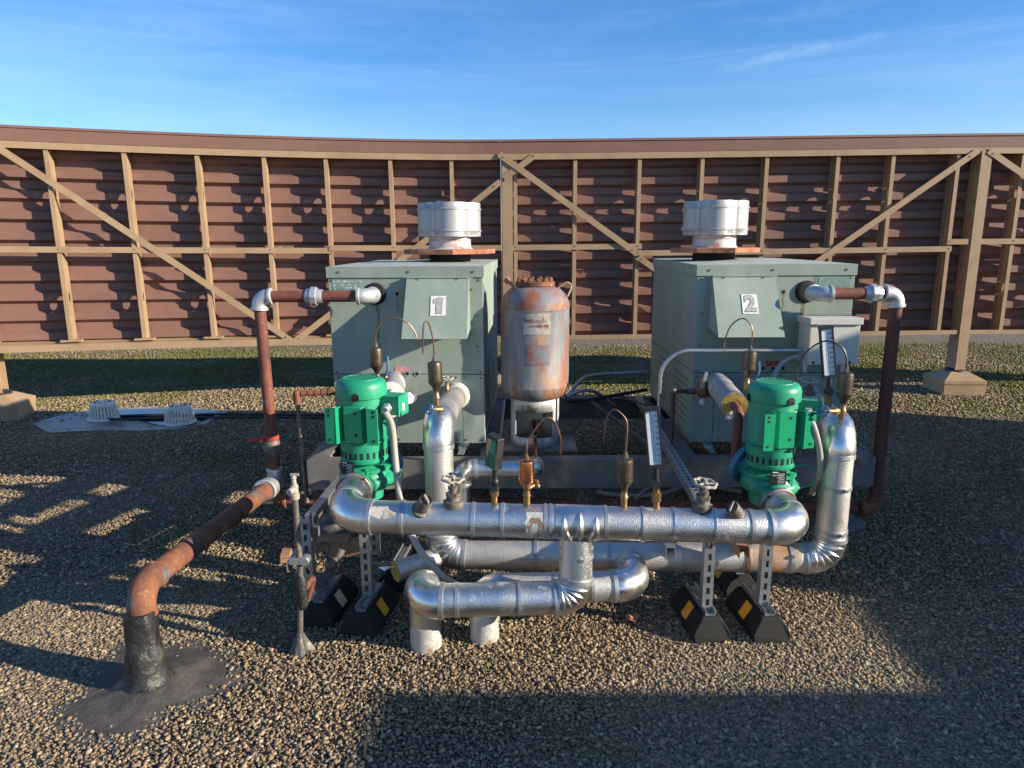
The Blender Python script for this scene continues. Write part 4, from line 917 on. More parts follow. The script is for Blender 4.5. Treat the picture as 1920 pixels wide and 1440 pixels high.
# left
g1 = X1 @ V((-0.165, -0.005, 0.838)); q0 = V((g1.x, YG, g1.z)); q1 = V((at(484, 543, YG).x, YG, g1.z)); zt_ = at(514, 885, YG).z
q2 = V((q1.x+0.012, YG, at(513, 925, YG).z)); 
gl = thing('gas_riser', 'rust red pipe riser with grey elbows and union on the left of boiler 1', 'gas pipe', (q1.x, YG, 0))
mb = MB(); mb.tube([q0+(q1-q0)*0.12, q0+(q1-q0)*0.92], RG, 20); mb.build('crosspiece', M['rust'], gl)
fit_elbow(gl, g1, q0, q1, RG*1.32, 0.055, ext=0.006); fit_elbow(gl, q0, q1, q2, RG*1.32, 0.05)
union(gl, q0.lerp(q1, 0.50), q1-q0, RG)
zv = at(508, 832, YG).z
mb = MB(); mb.tube([q1+V((0.001, 0, -0.05)), V((q2.x-0.003, YG, zv+0.05))], RG, 20); mb.build('riser', M['rust'], gl)
mb = MB(); c = V((q2.x-0.002, YG, zv)); mb.lathe(c+V((0, 0, -0.062)), (0, 0, 1), [(0.036, 0), (0.040, 0.004), (0.046, 0.02), (0.048, 0.05), (0.042, 0.075), (0.038, 0.085)], 20); mb.build('valve_body', M['iron'], gl)
mb = MB(); mb.lathe(c+V((0, 0, 0.024)), (0, 0, 1), [(0.038, 0), (0.040, 0.004), (0.040, 0.026), (0.036, 0.030)], 20); hdl = c+V((0, -0.02, 0.03)); mb.box(hdl+V((-0.075, 0, 0)), (0.085, 0.018, 0.022)); mb.build('valve_handle', M['red'], gl)
mb = MB(); mb.tube([V((q2.x, YG, zv-0.06)), V((q2.x, YG, zt_+0.03))], RG*1.05, 20); mb.build('nipple', M['rust'], gl)
J = V((q2.x, YG, at(512, 905, YG).z))
mb = MB(); mb.lathe(J+V((0, 0, 0.085)), (0, 0, -1), [(0.040, 0), (0.044, 0.004), (0.044, 0.016), (0.039, 0.020), (0.042, 0.06), (0.042, 0.14), (0.045, 0.145), (0.045, 0.155), (0.04, 0.158)], 24); tee_ = mb.build('tee', M['fitting'], gl)
NEL = V((STUB.x, STUB.y+0.02, 0.375)); NE2 = V((STUB.x+0.0, STUB.y, 0.0)); bd = (NEL-J).normalized()
mb = MB(); mb.tube([J, J+bd*0.06, J+bd*0.10, J+bd*0.165, J+bd*0.18], 0.05, 28, True, [0.036, 0.042, 0.056, 0.060, 0.060]); mb.ring(J+bd*0.178, bd, 0.056, 0.006); mb.build('reducer', M['fitting'], gl)
RB = 0.0430
mb = MB(); mb.tube([J+bd*0.17, NEL-bd*0.06], RB, 28); mb.build('sloping_main', M['orust'], gl)
mb = MB(); mb.ring(J.lerp(NEL, 0.42), bd, RB+0.001, 0.004); mb.ring(J.lerp(NEL, 0.66), bd, RB+0.0005, 0.003); mb.build('weld_seam', M['orust'], gl)
arc = corner(J, NEL, NE2, 0.075, 10); mb = MB(); mb.tube([arc[0]-bd*0.03]+arc+[arc[-1]-V((0, 0, 0.03))], RB*1.09, 28); mb.ring(arc[0]-bd*0.028, bd, RB*1.09, 0.005); mb.ring(arc[-1]-V((0, 0, 0.026)), (0, 0, 1), RB*1.09, 0.005); mb.build('near_elbow', M['orust'], gl)
mb = MB(); vs = []; fs = []; n = 36; prof = [(0.115, 0.010), (0.084, 0.030), (0.070, 0.055), (0.064, 0.12), (0.059, 0.16), (0.057, 0.163), (0.055, 0.22), (0.053, 0.27), (0.047, 0.290)]
for (r, h) in prof:
    for j in range(n):
        g = 2*math.pi*j/n; k = 1+0.05*math.sin(4*g+h*17)+0.03*math.sin(9*g-h*40); vs.append(V((STUB.x+r*k*math.cos(g), STUB.y+r*k*math.sin(g), h)))
for i in range(len(prof)-1):
    for j in range(n): j2 = (j+1) % n; fs.append((i*n+j, i*n+j2, (i+1)*n+j2, (i+1)*n+j))
fs.append(tuple(range((len(prof)-1)*n, len(prof)*n))); mb.add(vs, fs); mb.build('tarred_sleeve', M['tar'], gl)
# right
g2 = X2 @ V((0.165, -0.005, 0.838)); YR = 3.62; q0 = V((g2.x, YR, g2.z)); q1 = V((at(1683, 541, YR).x, YR, g2.z)); zb2 = at(1648, 953, YR).z
q2 = V((q1.x-0.005, YR, zb2)); L0 = V((q2.x, YR-0.0, zb2)); zl = at(512, 944, YG-0.08).z
LEL = V((J.x, YG-0.02, zl)); 
gr = thing('gas_riser', 'rust pipe riser, shade put into its colour, with grey elbows and union on the right of boiler 2', 'gas pipe', (q2.x, YR, 0))
mb = MB(); mb.tube([q0.lerp(q1, 0.12), q0.lerp(q1, 0.92)], RG, 20); mb.build('crosspiece', M['rust'], gr)
fit_elbow(gr, g2, q0, q1, RG*1.32, 0.055, ext=0.006); fit_elbow(gr, q0, q1, q2, RG*1.32, 0.05)
union(gr, q0.lerp(q1, 0.69), q1-q0, RG)
mb = MB(); mb.tube([q1+V((0, 0, -0.05)), q2+V((0, 0, 0.05))], RG*1.08, 20); mb.build('riser', M['brown_shaded_rust'], gr)  # riser darker than its crosspiece: shade put into the colour
fit_elbow(gr, q1, q2, LEL, RG*1.35, 0.055, 'orust')
mb = MB(); YL = SY0-0.075
mb.tube([q2+(LEL-q2)*0.03, LEL-(LEL-q2)*0.02], RG*1.02, 20); mb.build('low_crossover', M['rust'], gr)
fit_elbow(gr, q2, LEL, J, RG*1.35, 0.05, 'orust')

# ------------------------------------------------------------------ pumps
def pump(cx, cy, zb, ang, fl_c, fl_d, label, jb):
    """ang: direction the motor feet face (0 = straight at the viewer), zb = base height"""
    root = thing('pump', label, 'pump', (cx, cy, zb), 0, 'green circulating pumps')
    X = Matrix.Translation((cx, cy, zb)) @ Matrix.Rotation(ang, 4, 'Z'); c = V((cx, cy, zb))
    # heights above zb: volute 0-.14, bell .17-.26, body to .43, fan cover .43-.515
    mb = MB(X); mb.lathe((0, 0, 0), (0, 0, 1), [(0.056, 0.0), (0.070, 0.004), (0.074, 0.05), (0.100, 0.066), (0.108, 0.085), (0.108, 0.112), (0.094, 0.130), (0.108, 0.134), (0.108, 0.146), (0.086, 0.152), (0.072, 0.168)], 36)
    for k in range(40):                                  # snail-shaped outlet scroll
        pass
    sc = []; 
    for k in range(13):
        g = R_(-160+ 210*k/12); sc.append((0.088*math.cos(g), 0.088*math.sin(g), 0.085))
    mb.tube(sc, 0.03, 12, True, [0.024+0.0014*k for k in range(13)])
    e = V((0.088*math.cos(R_(50)), 0.088*math.sin(R_(50)), 0.085)); mb.tube([e, e+V((-0.06, 0.10, 0.0))], 0.045, 16, True, [0.040, 0.050])
    vol = mb.build('volute', M['green'], root)
    for k in range(8):
        g = 2*math.pi*(k+0.5)/8; p = X @ V((0.099*math.cos(g), 0.099*math.sin(g), 0.146)); mb = MB(); mb.hexnut(p, p+V((0, 0, 0.010)), 0.0075); mb.build('bolt', M['green'], vol)
    mb = MB(X); mb.lathe((0, 0, 0.166), (0, 0, 1), [(0.060, 0), (0.094, 0.002), (0.099, 0.008), (0.099, 0.020), (0.095, 0.024), (0.095, 0.085), (0.099, 0.088), (0.099, 0.094), (0.094, 0.097)], 40)
    mb.m = 1
    for k in range(24):
        g = 2*math.pi*k/24; mb.box((0.0955*math.cos(g), 0.0955*math.sin(g), 0.206), (0.003, 0.009, 0.026), Matrix.Rotation(g, 3, 'Z'))
    mb.build('end_bell', [M['green'], M['dark']], root)
    mb = MB(X); mb.lathe((0, 0, 0.262), (0, 0, 1), [(0.088, 0), (0.0945, 0.003), (0.0945, 0.165), (0.092, 0.190)], 40); mb.build('motor_body', M['green'], root)
    mb = MB(X); mb.lathe((0, 0, 0.440), (0, 0, 1), [(0.100, 0), (0.103, 0.002), (0.1035, 0.040), (0.100, 0.055), (0.092, 0.066), (0.078, 0.0725), (0.072, 0.073), (0.071, 0.066), (0.01, 0.066)], 44)
    mb.m = 1
    for g in (-1.45, 1.2, 3.0): mb.cyl((0.1015*math.cos(g), 0.1015*math.sin(g), 0.454), (0.1055*math.cos(g), 0.1055*math.sin(g), 0.454), 0.015, n=14); mb.box((0.1030*math.cos(g), 0.1030*math.sin(g), 0.445), (0.005, 0.030, 0.014), Matrix.Rotation(g, 3, 'Z'))
    fc = mb.build('fan_cover', [M['green'], M['dark']], root)
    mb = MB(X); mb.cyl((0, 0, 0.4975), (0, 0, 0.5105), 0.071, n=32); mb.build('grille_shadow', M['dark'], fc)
    mb = MB(X)
    for k in range(-4, 5):
        a = 0.0155*k; L = math.sqrt(max(0, 0.072**2-a*a))
        mb.box((a, 0, 0.5125), (0.0042, 2*L, 0.003)); mb.box((0, a, 0.5128), (2*L, 0.0042, 0.003))
    mb.ring((0, 0, 0.5125), (0, 0, 1), 0.072, 0.003); mb.build('grille', M['green'], fc, smooth=0)
    # motor feet, turned to the side
    mb = MB(X @ Matrix.Translation((0, -0.010, 0))); z0, z1 = 0.272, 0.420
    zz0, zz1 = z0-0.005, z1-0.005
    mb.bx(-0.036, 0.036, -0.101, -0.060, zz0, zz1)
    for sgn in (-1, 1):
        P = lambda a, d, z_: (sgn*a, d, z_)
        def pl(pts): mb.prism([P(a, d, zz0) for a, d in pts], (0, 0, zz1-zz0))
        pl([(0.036, -0.100), (0.036, -0.094), (0.054, -0.066), (0.060, -0.056), (0.064, -0.058), (0.056, -0.070)])
        pl([(0.050, -0.070), (0.056, -0.064), (0.069, -0.116), (0.064, -0.118)])
        pl([(0.064, -0.118), (0.069, -0.1135), (0.110, -0.1115), (0.110, -0.1165)])
    ft = mb.build('motor_feet', M['greenspot'], root, smooth=25, bevel=0.0015)
    for (hx_, hy_, hz_) in [(sgn*0.092, -0.1155, zz) for sgn in (-1, 1) for zz in (z0+0.012, z1-0.018, z1-0.036)] + [(0.012, -0.100, zz) for zz in (z0+0.03, z1-0.03)]:
        mb = MB(X @ Matrix.Translation((0, -0.010, 0))); mb.cyl((hx_, hy_, hz_), (hx_, hy_-0.0024, hz_), 0.006, n=12); mb.build('bolt_hole', M['dark'], ft)
    # suction flange
    d = V(fl_d).normalized(); p = V(fl_c)
    mb = MB(); mb.tube([c+V((0, 0, 0.075)), p+d*0.012], 0.05, 24, True, [0.055, 0.048]); mb.build('suction_neck', M['green'], root)
    mb = MB(); mb.cyl(p+d*0.014, p-d*0.004, 0.072, n=36); f_ = mb.build('suction_flange', M['flange'], root, bevel=0.002)
    a, b = frame(d)
    for k in range(4):
        g = math.pi/4+k*math.pi/2; q = p+(a*math.cos(g)+b*math.sin(g))*0.059-d*0.0045; mb = MB(); mb.hexnut(q, q-d*0.009, 0.0095); mb.build('bolt', M['brass' if k % 2 else 'orust'], f_)
    # discharge flange behind
    q = X @ V((0.062*jb, 0.085, 0.150)); dd = (X.to_3x3() @ V((0.45*jb, 1.0, 0.30))).normalized(); mb = MB(); mb.cyl(q-dd*0.011, q+dd*0.011, 0.086, n=36); mb.cyl(q-dd*0.05, q-dd*0.011, 0.05, n=24); mb.build('discharge_flange', M['bluefl'], root)
    # nameplate
    T = Matrix.Translation((cx, cy, zb)) @ Matrix.Rotation(-0.42 if jb > 0 else -0.05, 4, 'Z') @ Matrix.Translation((0, 0, 0.022 if jb > 0 else 0.008)); mb = MB(T); mb.box((0, -0.119, 0.142), (0.062, 0.002, 0.056)); mb.m = 1
    for (x, z_, w_, h_) in ((-0.012, 0.164, 0.022, 0.005), (0.012, 0.158, 0.026, 0.002), (0.0, 0.152, 0.046, 0.0018), (0.012, 0.146, 0.024, 0.002), (0.010, 0.141, 0.030, 0.0016), (0.014, 0.135, 0.020, 0.002), (0.011, 0.129, 0.028, 0.0016), (0.012, 0.122, 0.026, 0.0016)): mb.box((x, -0.1203, z_), (w_, 0.001, h_))
    mb.build('nameplate', [M['black'], M['sticker']], root, smooth=0)
    mb = MB(X)                                           # seal flush tube
    p0 = V((0.07, -0.05, 0.165)); mb.tube(smooth_path([p0, (0.12, -0.055, 0.172), (0.172, -0.06, 0.150), (0.180, -0.062, 0.115), (0.14, -0.07, 0.088), (0.085, -0.07, 0.082)]), 0.0032, 8)
    mb.hexnut((0.080, -0.070, 0.082), (0.098, -0.070, 0.083), 0.009); mb.hexnut((0.060, -0.050, 0.164), (0.085, -0.051, 0.166), 0.008)
    mb.box((0.04, -0.092, 0.125), (0.014, 0.02, 0.05)); mb.box((0.055, -0.085, 0.09), (0.03, 0.016, 0.016)); mb.build('flush_tube', M['green'], root)
    # junction box
    T = Matrix.Translation((cx, cy, zb)) @ Matrix.Rotation(R_(-18), 4, 'Z'); mb = MB(T); mb.bx(0.078, 0.172, -0.018, 0.062, 0.370, 0.448); mb.bx(0.1725, 0.178, -0.022, 0.066, 0.366, 0.452)
    mb.m = 1; mb.box((0.1788, 0.02, 0.40), (0.001, 0.018, 0.030)); jbx = mb.build('junction_box', [M['green'], M['sticker']], root, smooth=0, bevel=0.003)
    cp = T @ V((0.128, -0.018, 0.402)); mb = MB(); nd = (T.to_3x3() @ V((0, -1, -0.25))).normalized(); mb.hexnut(cp, cp+nd*0.012, 0.021); mb.cyl(cp+nd*0.012, cp+nd*0.03, 0.016); mb.build('conduit_fitting', M['fitting'], root)
    return root, cp+nd*0.03
P1c = at(681, 800, 2.80); P2c = at(1447, 800, 2.74)
zb1 = at(681, 709, 2.80).z-0.512; zb2_ = at(1447, 716, 2.74).z-0.512
pu1, cf1 = pump(P1c.x, 2.80, zb1, R_(-9), F1+V((0, 0.012, 0)), (0.0, 1, 0.12), 'green motor pump on the left, standing in front of boiler 1', 1)
pu2, cf2 = pump(P2c.x, 2.74, zb2_, R_(11), F2+V((0, 0.012, 0)), (-0.1, 1, 0.12), 'green motor pump on the right, standing in front of boiler 2', -1)
mb = MB(); mb.tube(smooth_path([cf1, at(735, 800, 2.74), at(742, 870, 2.72), at(752, 945, 2.66), at(775, 1010, 2.6), at(805, 1055, 2.56), at(835, 1085, 2.54), at(862, 1100, 2.62)]), 0.0135, 12)
tag(mb.build('flexible_conduit', M['conduit']), 'grey flexible conduit hanging from the left pump box down behind the header', 'conduit')
mb = MB(); mb.tube(smooth_path([cf2, at(1527, 805, 2.64), at(1537, 850, 2.66), at(1536, 890, 2.7), at(1522, 925, 2.8)]), 0.0125, 12)
tag(mb.build('flexible_conduit', M['conduit']), 'grey flexible conduit hanging from the right pump box beside the silver riser', 'conduit')
# discharge connections up to the boilers
def connection(P, face, lab, px):
    r = thing('pump_connection', lab, 'pipe', P[0])
    mb = MB(); mb.tube(bend([P[0], P[1], P[2]], 0.06), 0.020 if px else 0.026, 18); mb.build('bare_pipe', M['rust' if px else 'plaster'], r)
    d = (P[2]-P[1]).normalized(); mb = MB(); mb.cyl(P[1].lerp(P[2], 0.22), face, 0.060, n=28); mb.build('pipe_jacket', M['greyjacket'], r)
    mb = MB(); q = P[1].lerp(P[2], 0.22); mb.lathe(q, d, [(0.057, -0.003), (0.03, -0.004), (0.028, 0.01)], 24); mb.build('foam_end', M['foam' if px else 'plaster'], r)
    mb = MB(); mb.ring(q.lerp(face, 0.62), d, 0.060, 0.004); mb.ring(q.lerp(face, 0.7), d, 0.060, 0.003); mb.build('jacket_clip', M['galv'], r)
    mb = MB()
    for k in range(10): mb.sphere(q+V((random.uniform(-.03, .03), random.uniform(-.02, .02), -0.05+random.uniform(-.02, .02))), 0.014, 8, random.uniform(.7, 1.6), 1, random.uniform(.6, 1.2))
    mb.build('mastic_lump', M['plaster'], r)
connection([at(1376, 884, 2.86), at(1386, 772, 2.86), at(1352, 728, 3.62)], at(1342, 716, 3.77), 'grey jacketed pipe stub with open yellow foam end left of the right pump', 1)
connection([at(733, 860, 2.95), at(734, 745, 2.95), at(736, 722, 3.62)], at(738, 716, 3.79), 'white coated pipe stub rising behind the left pump to boiler 1', 0)

# ------------------------------------------------------------------ air vents
def air_vent(base, top, rad, m, tubep, lab, tm='tubecu', nip='brass', y=None):
    base, top = V(base), V(top); H = (top-base).length; up = (top-base).normalized(); r = thing('air_vent', lab, 'air vent', base, 0, 'float air vents')
    mb = MB(); mb.lathe(base-up*0.01, up, [(0.012, 0), (0.012, 0.03), (0.015, 0.031), (0.015, H*0.20), (0.012, H*0.22), (0.012, H*0.30)], 14); mb.build('nipple', M[nip], r)
    mb = MB(); h0 = H*0.27
    mb.lathe(base+up*h0, up, [(0.012, 0), (0.014, H*0.05), (rad*0.98, H*0.16), (rad*1.06, H*0.19), (rad*1.06, H*0.215), (rad, H*0.225), (rad, H*0.56), (rad*0.94, H*0.60), (rad*0.55, H*0.625), (0.009, H*0.63)], 26); mb.build('float_chamber', M[m], r)
    t0 = base+up*(H*0.89); mb = MB(); mb.hexnut(t0, t0+up*H*0.07, 0.0095); mb.cyl(t0+up*H*0.07, top, 0.0065, n=10); mb.build('outlet', M['brass' if m == 'copper' else 'iron'], r)
    mb = MB(); mb.tube(smooth_path([top-up*0.004]+tubep), 0.0034, 8); mb.build('overflow_tube', M[tm], r); return r
A = at
air_vent(A(988, 940, 2.385), A(987, 852, 2.385), 0.0275, 'copper', [A(992, 826, 2.39), A(1012, 795, 2.40), A(1029, 783, 2.41), A(1043, 798, 2.42), A(1052, 826, 2.42), A(1051, 851, 2.42)], 'bright copper air vent near the middle of the header', 'copper')
air_vent(A(1170, 944, 2.38), A(1173, 848, 2.38), 0.0285, 'bronze', [A(1176, 806, 2.385), A(1172, 784, 2.39), A(1152, 768, 2.40), A(1138, 784, 2.41), A(1134, 812, 2.41), A(1133, 828, 2.41)], 'dark bronze air vent on the header left of the large thermometer')
air_vent(A(708, 720, 3.3), A(704, 643, 3.3), 0.030, 'bronze', [A(705, 624, 3.30), A(718, 602, 3.31), A(738, 595, 3.32), A(763, 605, 3.33), A(777, 621, 3.34), A(781, 633, 3.34)], 'brown air vent above the left pump in front of boiler 1')
air_vent(A(819, 756, 2.80), A(814, 668, 2.80), 0.029, 'bronze', [A(812, 638, 2.80), A(805, 609, 2.80), A(798, 602, 2.79), A(793.5, 616, 2.78), A(792.6, 664, 2.78)], 'brown air vent on top of the left silver riser')
air_vent(A(1399, 728, 3.3), A(1408, 649, 3.3), 0.032, 'bronze', [A(1411, 621, 3.30), A(1405, 605, 3.31), A(1391, 597, 3.32), A(1371, 610, 3.34), A(1360, 635, 3.35), A(1357, 654, 3.35)], 'brown air vent above the right pump in front of boiler 2')
air_vent(A(1578, 782, 2.70), A(1588, 687, 2.70), 0.0295, 'bronze', [A(1586, 665, 2.705), A(1577, 650, 2.71), A(1557, 640, 2.72), A(1538, 642, 2.74), A(1514, 658, 2.76), A(1499, 681, 2.77), A(1493, 704, 2.77), A(1494, 724, 2.77)], 'brown air vent on top of the right silver riser', 'darktube')

# ------------------------------------------------------------------ thermometers and gauge
def thermometer(base, low, high, lab, yaw=0.0, half=0.026):
    base, low, high = V(base), V(low), V(high); up = (high-low).normalized(); H = (high-low).length
    r = thing('thermometer', lab, 'thermometer', base, 0, 'industrial thermometers')
    nn = V((math.sin(yaw)*1.0, -math.cos(yaw), 0)); nn = (nn-up*nn.dot(up)).normalized(); xx = up.cross(nn).normalized()
    if xx.x < 0: xx = -xx
    T = basis(low, xx, up, nn)
    mb = MB(T); mb.bx(-half, half, 0, H, -0.012, 0.006); mb.bx(-half, -half+0.005, 0, H, 0.006, 0.013); mb.bx(half-0.005, half, 0, H, 0.006, 0.013); mb.bx(-half-0.001, half+0.001, H-0.012, H+0.003, -0.013, 0.016); mb.bx(-half-0.001, half+0.001, -0.004, 0.006, -0.013, 0.015); mb.build('case', M['black'], r, smooth=0)
    mb = MB(T); mb.bx(-half+0.0055, half-0.0055, 0.007, H-0.013, 0.0062, 0.0075); mb.m = 1; mb.bx(-half+0.0055, -half*0.30, 0.007, H-0.013, 0.0077, 0.0085); mb.m = 2
    k = 0; z = 0.018
    while z < H-0.03: mb.bx(half*-0.05, half*(0.28 if k % 5 == 0 else 0.12), z, z+0.0009, 0.0077, 0.0084); z += 0.0042; k += 1
    mb.bx(-half*0.30, -half*0.24, 0.012, H-0.02, 0.0077, 0.0086); pl = mb.build('scale_plate', [M['alface'], M['face'], M['black']], r, smooth=0)
    for i, s_ in enumerate(('0', '20', '40', '60', '80', '100', '120', '140', '160')):
        text(s_, 0.0115, M['black'], pl, T @ Matrix.Translation((half*0.50, 0.020+i*(H-0.05)/8, 0.0082)), 'numeral', 0.0002)
    mb = MB(); mb.tube([low, low.lerp(base, 0.45)], 0.011, 14); q = low.lerp(base, 0.40); mb.cyl(q-nn*0.016-V((0, 0, 0)), q+nn*0.018, 0.0165, n=18); mb.build('swivel_joint', M['black'], r)
    mb = MB(); q0, q1 = low.lerp(base, 0.58), low.lerp(base, 0.78); mb.hexnut(q0, q1, 0.017); mb.cyl(low.lerp(base, 0.45), base, 0.0115); mb.build('brass_well', M['brass'], r)
thermometer(A(1231, 958, 2.37), A(1230, 874, 2.37), A(1220, 764, 2.40), 'large thermometer with white scale on the header right of the dark bronze vent', R_(-8))
thermometer(A(1552, 775, 2.95), A(1555, 706, 2.95), A(1548, 612, 2.97), 'large thermometer with white scale in front of the grey control box', R_(-6), 0.0275)
b_, lo, hi = A(927, 943, 2.385), A(928, 878, 2.385), A(928, 815, 2.385)
r = thing('sensor', 'black wedge-shaped sensor with green and orange face on the left half of the header', 'sensor', b_)
T = basis((lo+hi)/2, V((0.62, 0.78, 0)), V((0, 0, 1)), V((0.78, -0.62, 0)))
hh = (hi-lo).length/2
T = Matrix.Translation((lo+hi)/2) @ Matrix.Rotation(R_(-50), 4, 'Z') @ Matrix.Rotation(R_(6), 4, 'Y')
mb = MB(T); mb.prism([(-0.034, -0.016, -hh), (0.026, -0.016, -hh), (0.030, -0.016, hh*0.9), (-0.030, -0.016, hh)], (0, 0.032, 0)); mb.build('case', M['black'], r, smooth=0, bevel=0.002)
mb = MB(T); yb = -0.0175
mb.bx(-0.029, 0.026, yb, -0.0165, -hh*0.95, hh*0.85); mb.m = 1; mb.prism([(-0.026, yb, hh*0.75), (0.0, yb, hh*0.75), (-0.02, yb, -hh*0.4), (-0.027, yb, -hh*0.2)], (0, -0.0008, 0)); mb.m = 2; mb.prism([(0.0, yb, hh*0.75), (0.024, yb, hh*0.7), (0.016, yb, -hh*0.1), (-0.012, yb, 0.0)], (0, -0.0008, 0)); mb.build('printed_face', [M['dgreen'], M['orange'], M['green']], r, smooth=0)
mb = MB(); mb.cyl(lo, lo.lerp(b_, 0.35), 0.010); q = lo.lerp(b_, 0.38); mb.sphere(q, 0.016); mb.hexnut(lo.lerp(b_, 0.5), lo.lerp(b_, 0.64), 0.017); mb.build('swivel_joint', M['black'], r)
mb = MB(); mb.cyl(lo.lerp(b_, 0.64), b_, 0.011); mb.hexnut(lo.lerp(b_, 0.66), lo.lerp(b_, 0.78), 0.016); mb.build('brass_well', M['brass'], r)
c = A(768, 746, 3.45); r = thing('pressure_gauge', 'small round white pressure gauge right of the left pump', 'gauge', c)
mb = MB(); d = V((0.15, -1, 0.25)).normalized(); mb.lathe(c-d*0.016, d, [(0.030, 0), (0.033, 0.004), (0.034, 0.020), (0.031, 0.022), (0.030, 0.017)], 28); mb.tube([c-d*0.012, c-d*0.08+V((-0.03, 0, 0))], 0.009, 10); mb.build('case', M['iron'], r)
mb = MB(); mb.cyl(c-d*0.002, c+d*0.002, 0.0298, n=28); mb.build('dial', M['face'], r)
a, b = frame(d); mb = MB(); mb.prism([c+d*0.0022+a*0.002, c+d*0.0022-a*0.002, c+d*0.0022+b*0.020+a*0.010], d*0.0006)
for k in range(11):
    g = R_(-40+26*k); e = a*math.cos(g)+b*math.sin(g); mb.prism([c+d*0.0022+e*0.021+a*0.0006, c+d*0.0022+e*0.026+a*0.0006, c+d*0.0022+e*0.026-a*0.0006, c+d*0.0022+e*0.021-a*0.0006], d*0.0004)
mb.build('needle', M['black'], r, smooth=0)

# ------------------------------------------------------------------ valves
def wheel_valve(base, wc, axis, R, lab, mw, body=True, spokes=5, mb_='iron', grp='handwheel valves'):
    base, wc = V(base), V(wc); axis = V(axis).normalized(); r = thing('valve', lab, 'valve', base, 0, grp)
    mb = MB(); mb.ring(wc, axis, R, R*0.16, 42, 8, 0.07); a, b = frame(axis)
    for k in range(spokes): g = 2*math.pi*k/spokes; mb.tube([wc, wc+(a*math.cos(g)+b*math.sin(g))*R], R*0.10, 6)
    mb.cyl(wc-axis*R*0.18, wc+axis*R*0.22, R*0.22, n=10); mb.hexnut(wc+axis*R*0.22, wc+axis*R*0.40, R*0.16); mb.build('handwheel', M[mw], r)
    L = (wc-base).length; d = (wc-base).normalized(); mb = MB()
    if body: mb.lathe(base-d*0.012, d, [(0.036, 0), (0.037, 0.012), (0.037, 0.022), (0.026, 0.028), (0.024, 0.040), (0.019, 0.044), (0.014, 0.048), (0.013, L*0.68), (0.018, L*0.70), (0.018, L*0.82), (0.008, L*0.84), (0.006, L+0.01)], 20); mb.hexnut(base+d*0.030, base+d*0.042, 0.027)
    else: mb.lathe(base, d, [(0.014, 0), (0.015, L*0.2), (0.010, L*0.3), (0.010, L*0.7), (0.004, L*0.75), (0.004, L)], 14)
    mb.build('bonnet', M[mb_], r); return r
wheel_valve(A(850, 944, 2.385), A(849, 897, 2.385), (0.05, -0.10, 1), 0.036, 'dark handwheel valve on the left half of the header', 'palewheel')
wheel_valve(A(1316, 950, 2.365), A(1322, 906, 2.365), (0.10, -0.10, 1), 0.038, 'pale handwheel valve on the right half of the header', 'palewheel')
wheel_valve(A(828, 768, 2.76), A(804, 767, 2.70), (-0.55, -1, 0.1), 0.020, 'small blue handwheel valve beside the left riser top', 'blue', False, mb_='brass')
wheel_valve(A(1570, 771, 2.68), A(1543, 771, 2.62), (-0.35, -1, 0.1), 0.021, 'small blue handwheel valve beside the right riser top', 'blue', False, mb_='brass')
wheel_valve(A(1520, 752, 3.35), A(1517, 713, 3.35), (0, -0.1, 1), 0.042, 'weathered handwheel valve under the grey control box', 'palewheel')
wheel_valve(A(838, 735, 3.2), A(838, 709, 3.2), (0, -0.1, 1), 0.028, 'small pale handwheel valve on the left riser elbow beside the brown vent', 'palewheel', False, mb_='brass')
def plug(base, tip, lab):
    base, tip = V(base), V(tip); d = (tip-base).normalized(); L = (tip-base).length; r = thing('balancing_cap', lab, 'cap', base, 0, 'round iron caps on the header')
    mb = MB(); mb.lathe(base-d*0.02, d, [(0.034, 0), (0.034, 0.022), (0.026, 0.028), (0.025, L+0.014), (0.022, L+0.02), (0.020, L+0.012), (0.002, L+0.012)], 24); mb.build('cap_body', M['iron'], r)
    a, b = frame(d); mb = MB(); q = tip-d*0.004; mb.prism([q+a*0.003+b*0.019, q-a*0.003+b*0.019, q-a*0.003-b*0.019, q+a*0.003-b*0.019], d*0.012); mb.build('cross_slot', M['palewheel'], r, smooth=0)
plug(A(790, 955, 2.36), A(799, 937, 2.33), 'round slotted iron cap on the header left of the dark handwheel valve')
plug(A(1384, 968, 2.35), A(1372, 950, 2.31), 'round slotted iron cap on the header near the right pump')
# relief valve with discharge pipe (right), and on boiler 1 (left)
r = thing('relief_valve', 'brass relief valve with silver lever on the left of boiler 2', 'relief valve', A(1318, 735, 3.6))
mb = MB(); p = A(1318, 733, 3.6); mb.lathe(p-V((0, 0, 0.035)), (0, 0, 1), [(0.018, 0), (0.026, 0.01), (0.028, 0.05), (0.022, 0.056), (0.018, 0.10), (0.010, 0.108)], 16); mb.tube([p, A(1338, 744, 3.68)], 0.014, 10); mb.build('body', M['brass'], r)
mb = MB(); q = A(1320, 712, 3.56); mb.box(q+V((0, -0.01, 0)), (0.016, 0.005, 0.085), Matrix.Rotation(R_(10), 3, 'Y')); mb.build('lever', M['galv'], r, bevel=0.001)
mb = MB(); mb.tube([A(1316, 753, 3.58), A(1324, 752, 3.57)], 0.018, 10); mb.sphere(A(1318, 754, 3.56), 0.020); mb.build('mastic_lump', M['plaster'], r)
dp = thing('discharge_pipe', 'thin brown discharge pipe dropping from the brass relief valve', 'pipe', A(1257, 890, 3.56))
mb = MB(); mb.tube(bend([A(1305, 734, 3.58), A(1263, 733, 3.56), V((A(1258, 820, 3.56).x, 3.56, A(1258, 893, 3.56).z))], 0.02), 0.0115, 12); mb.build('pipe_run', M['brown_shaded_rust'], dp)
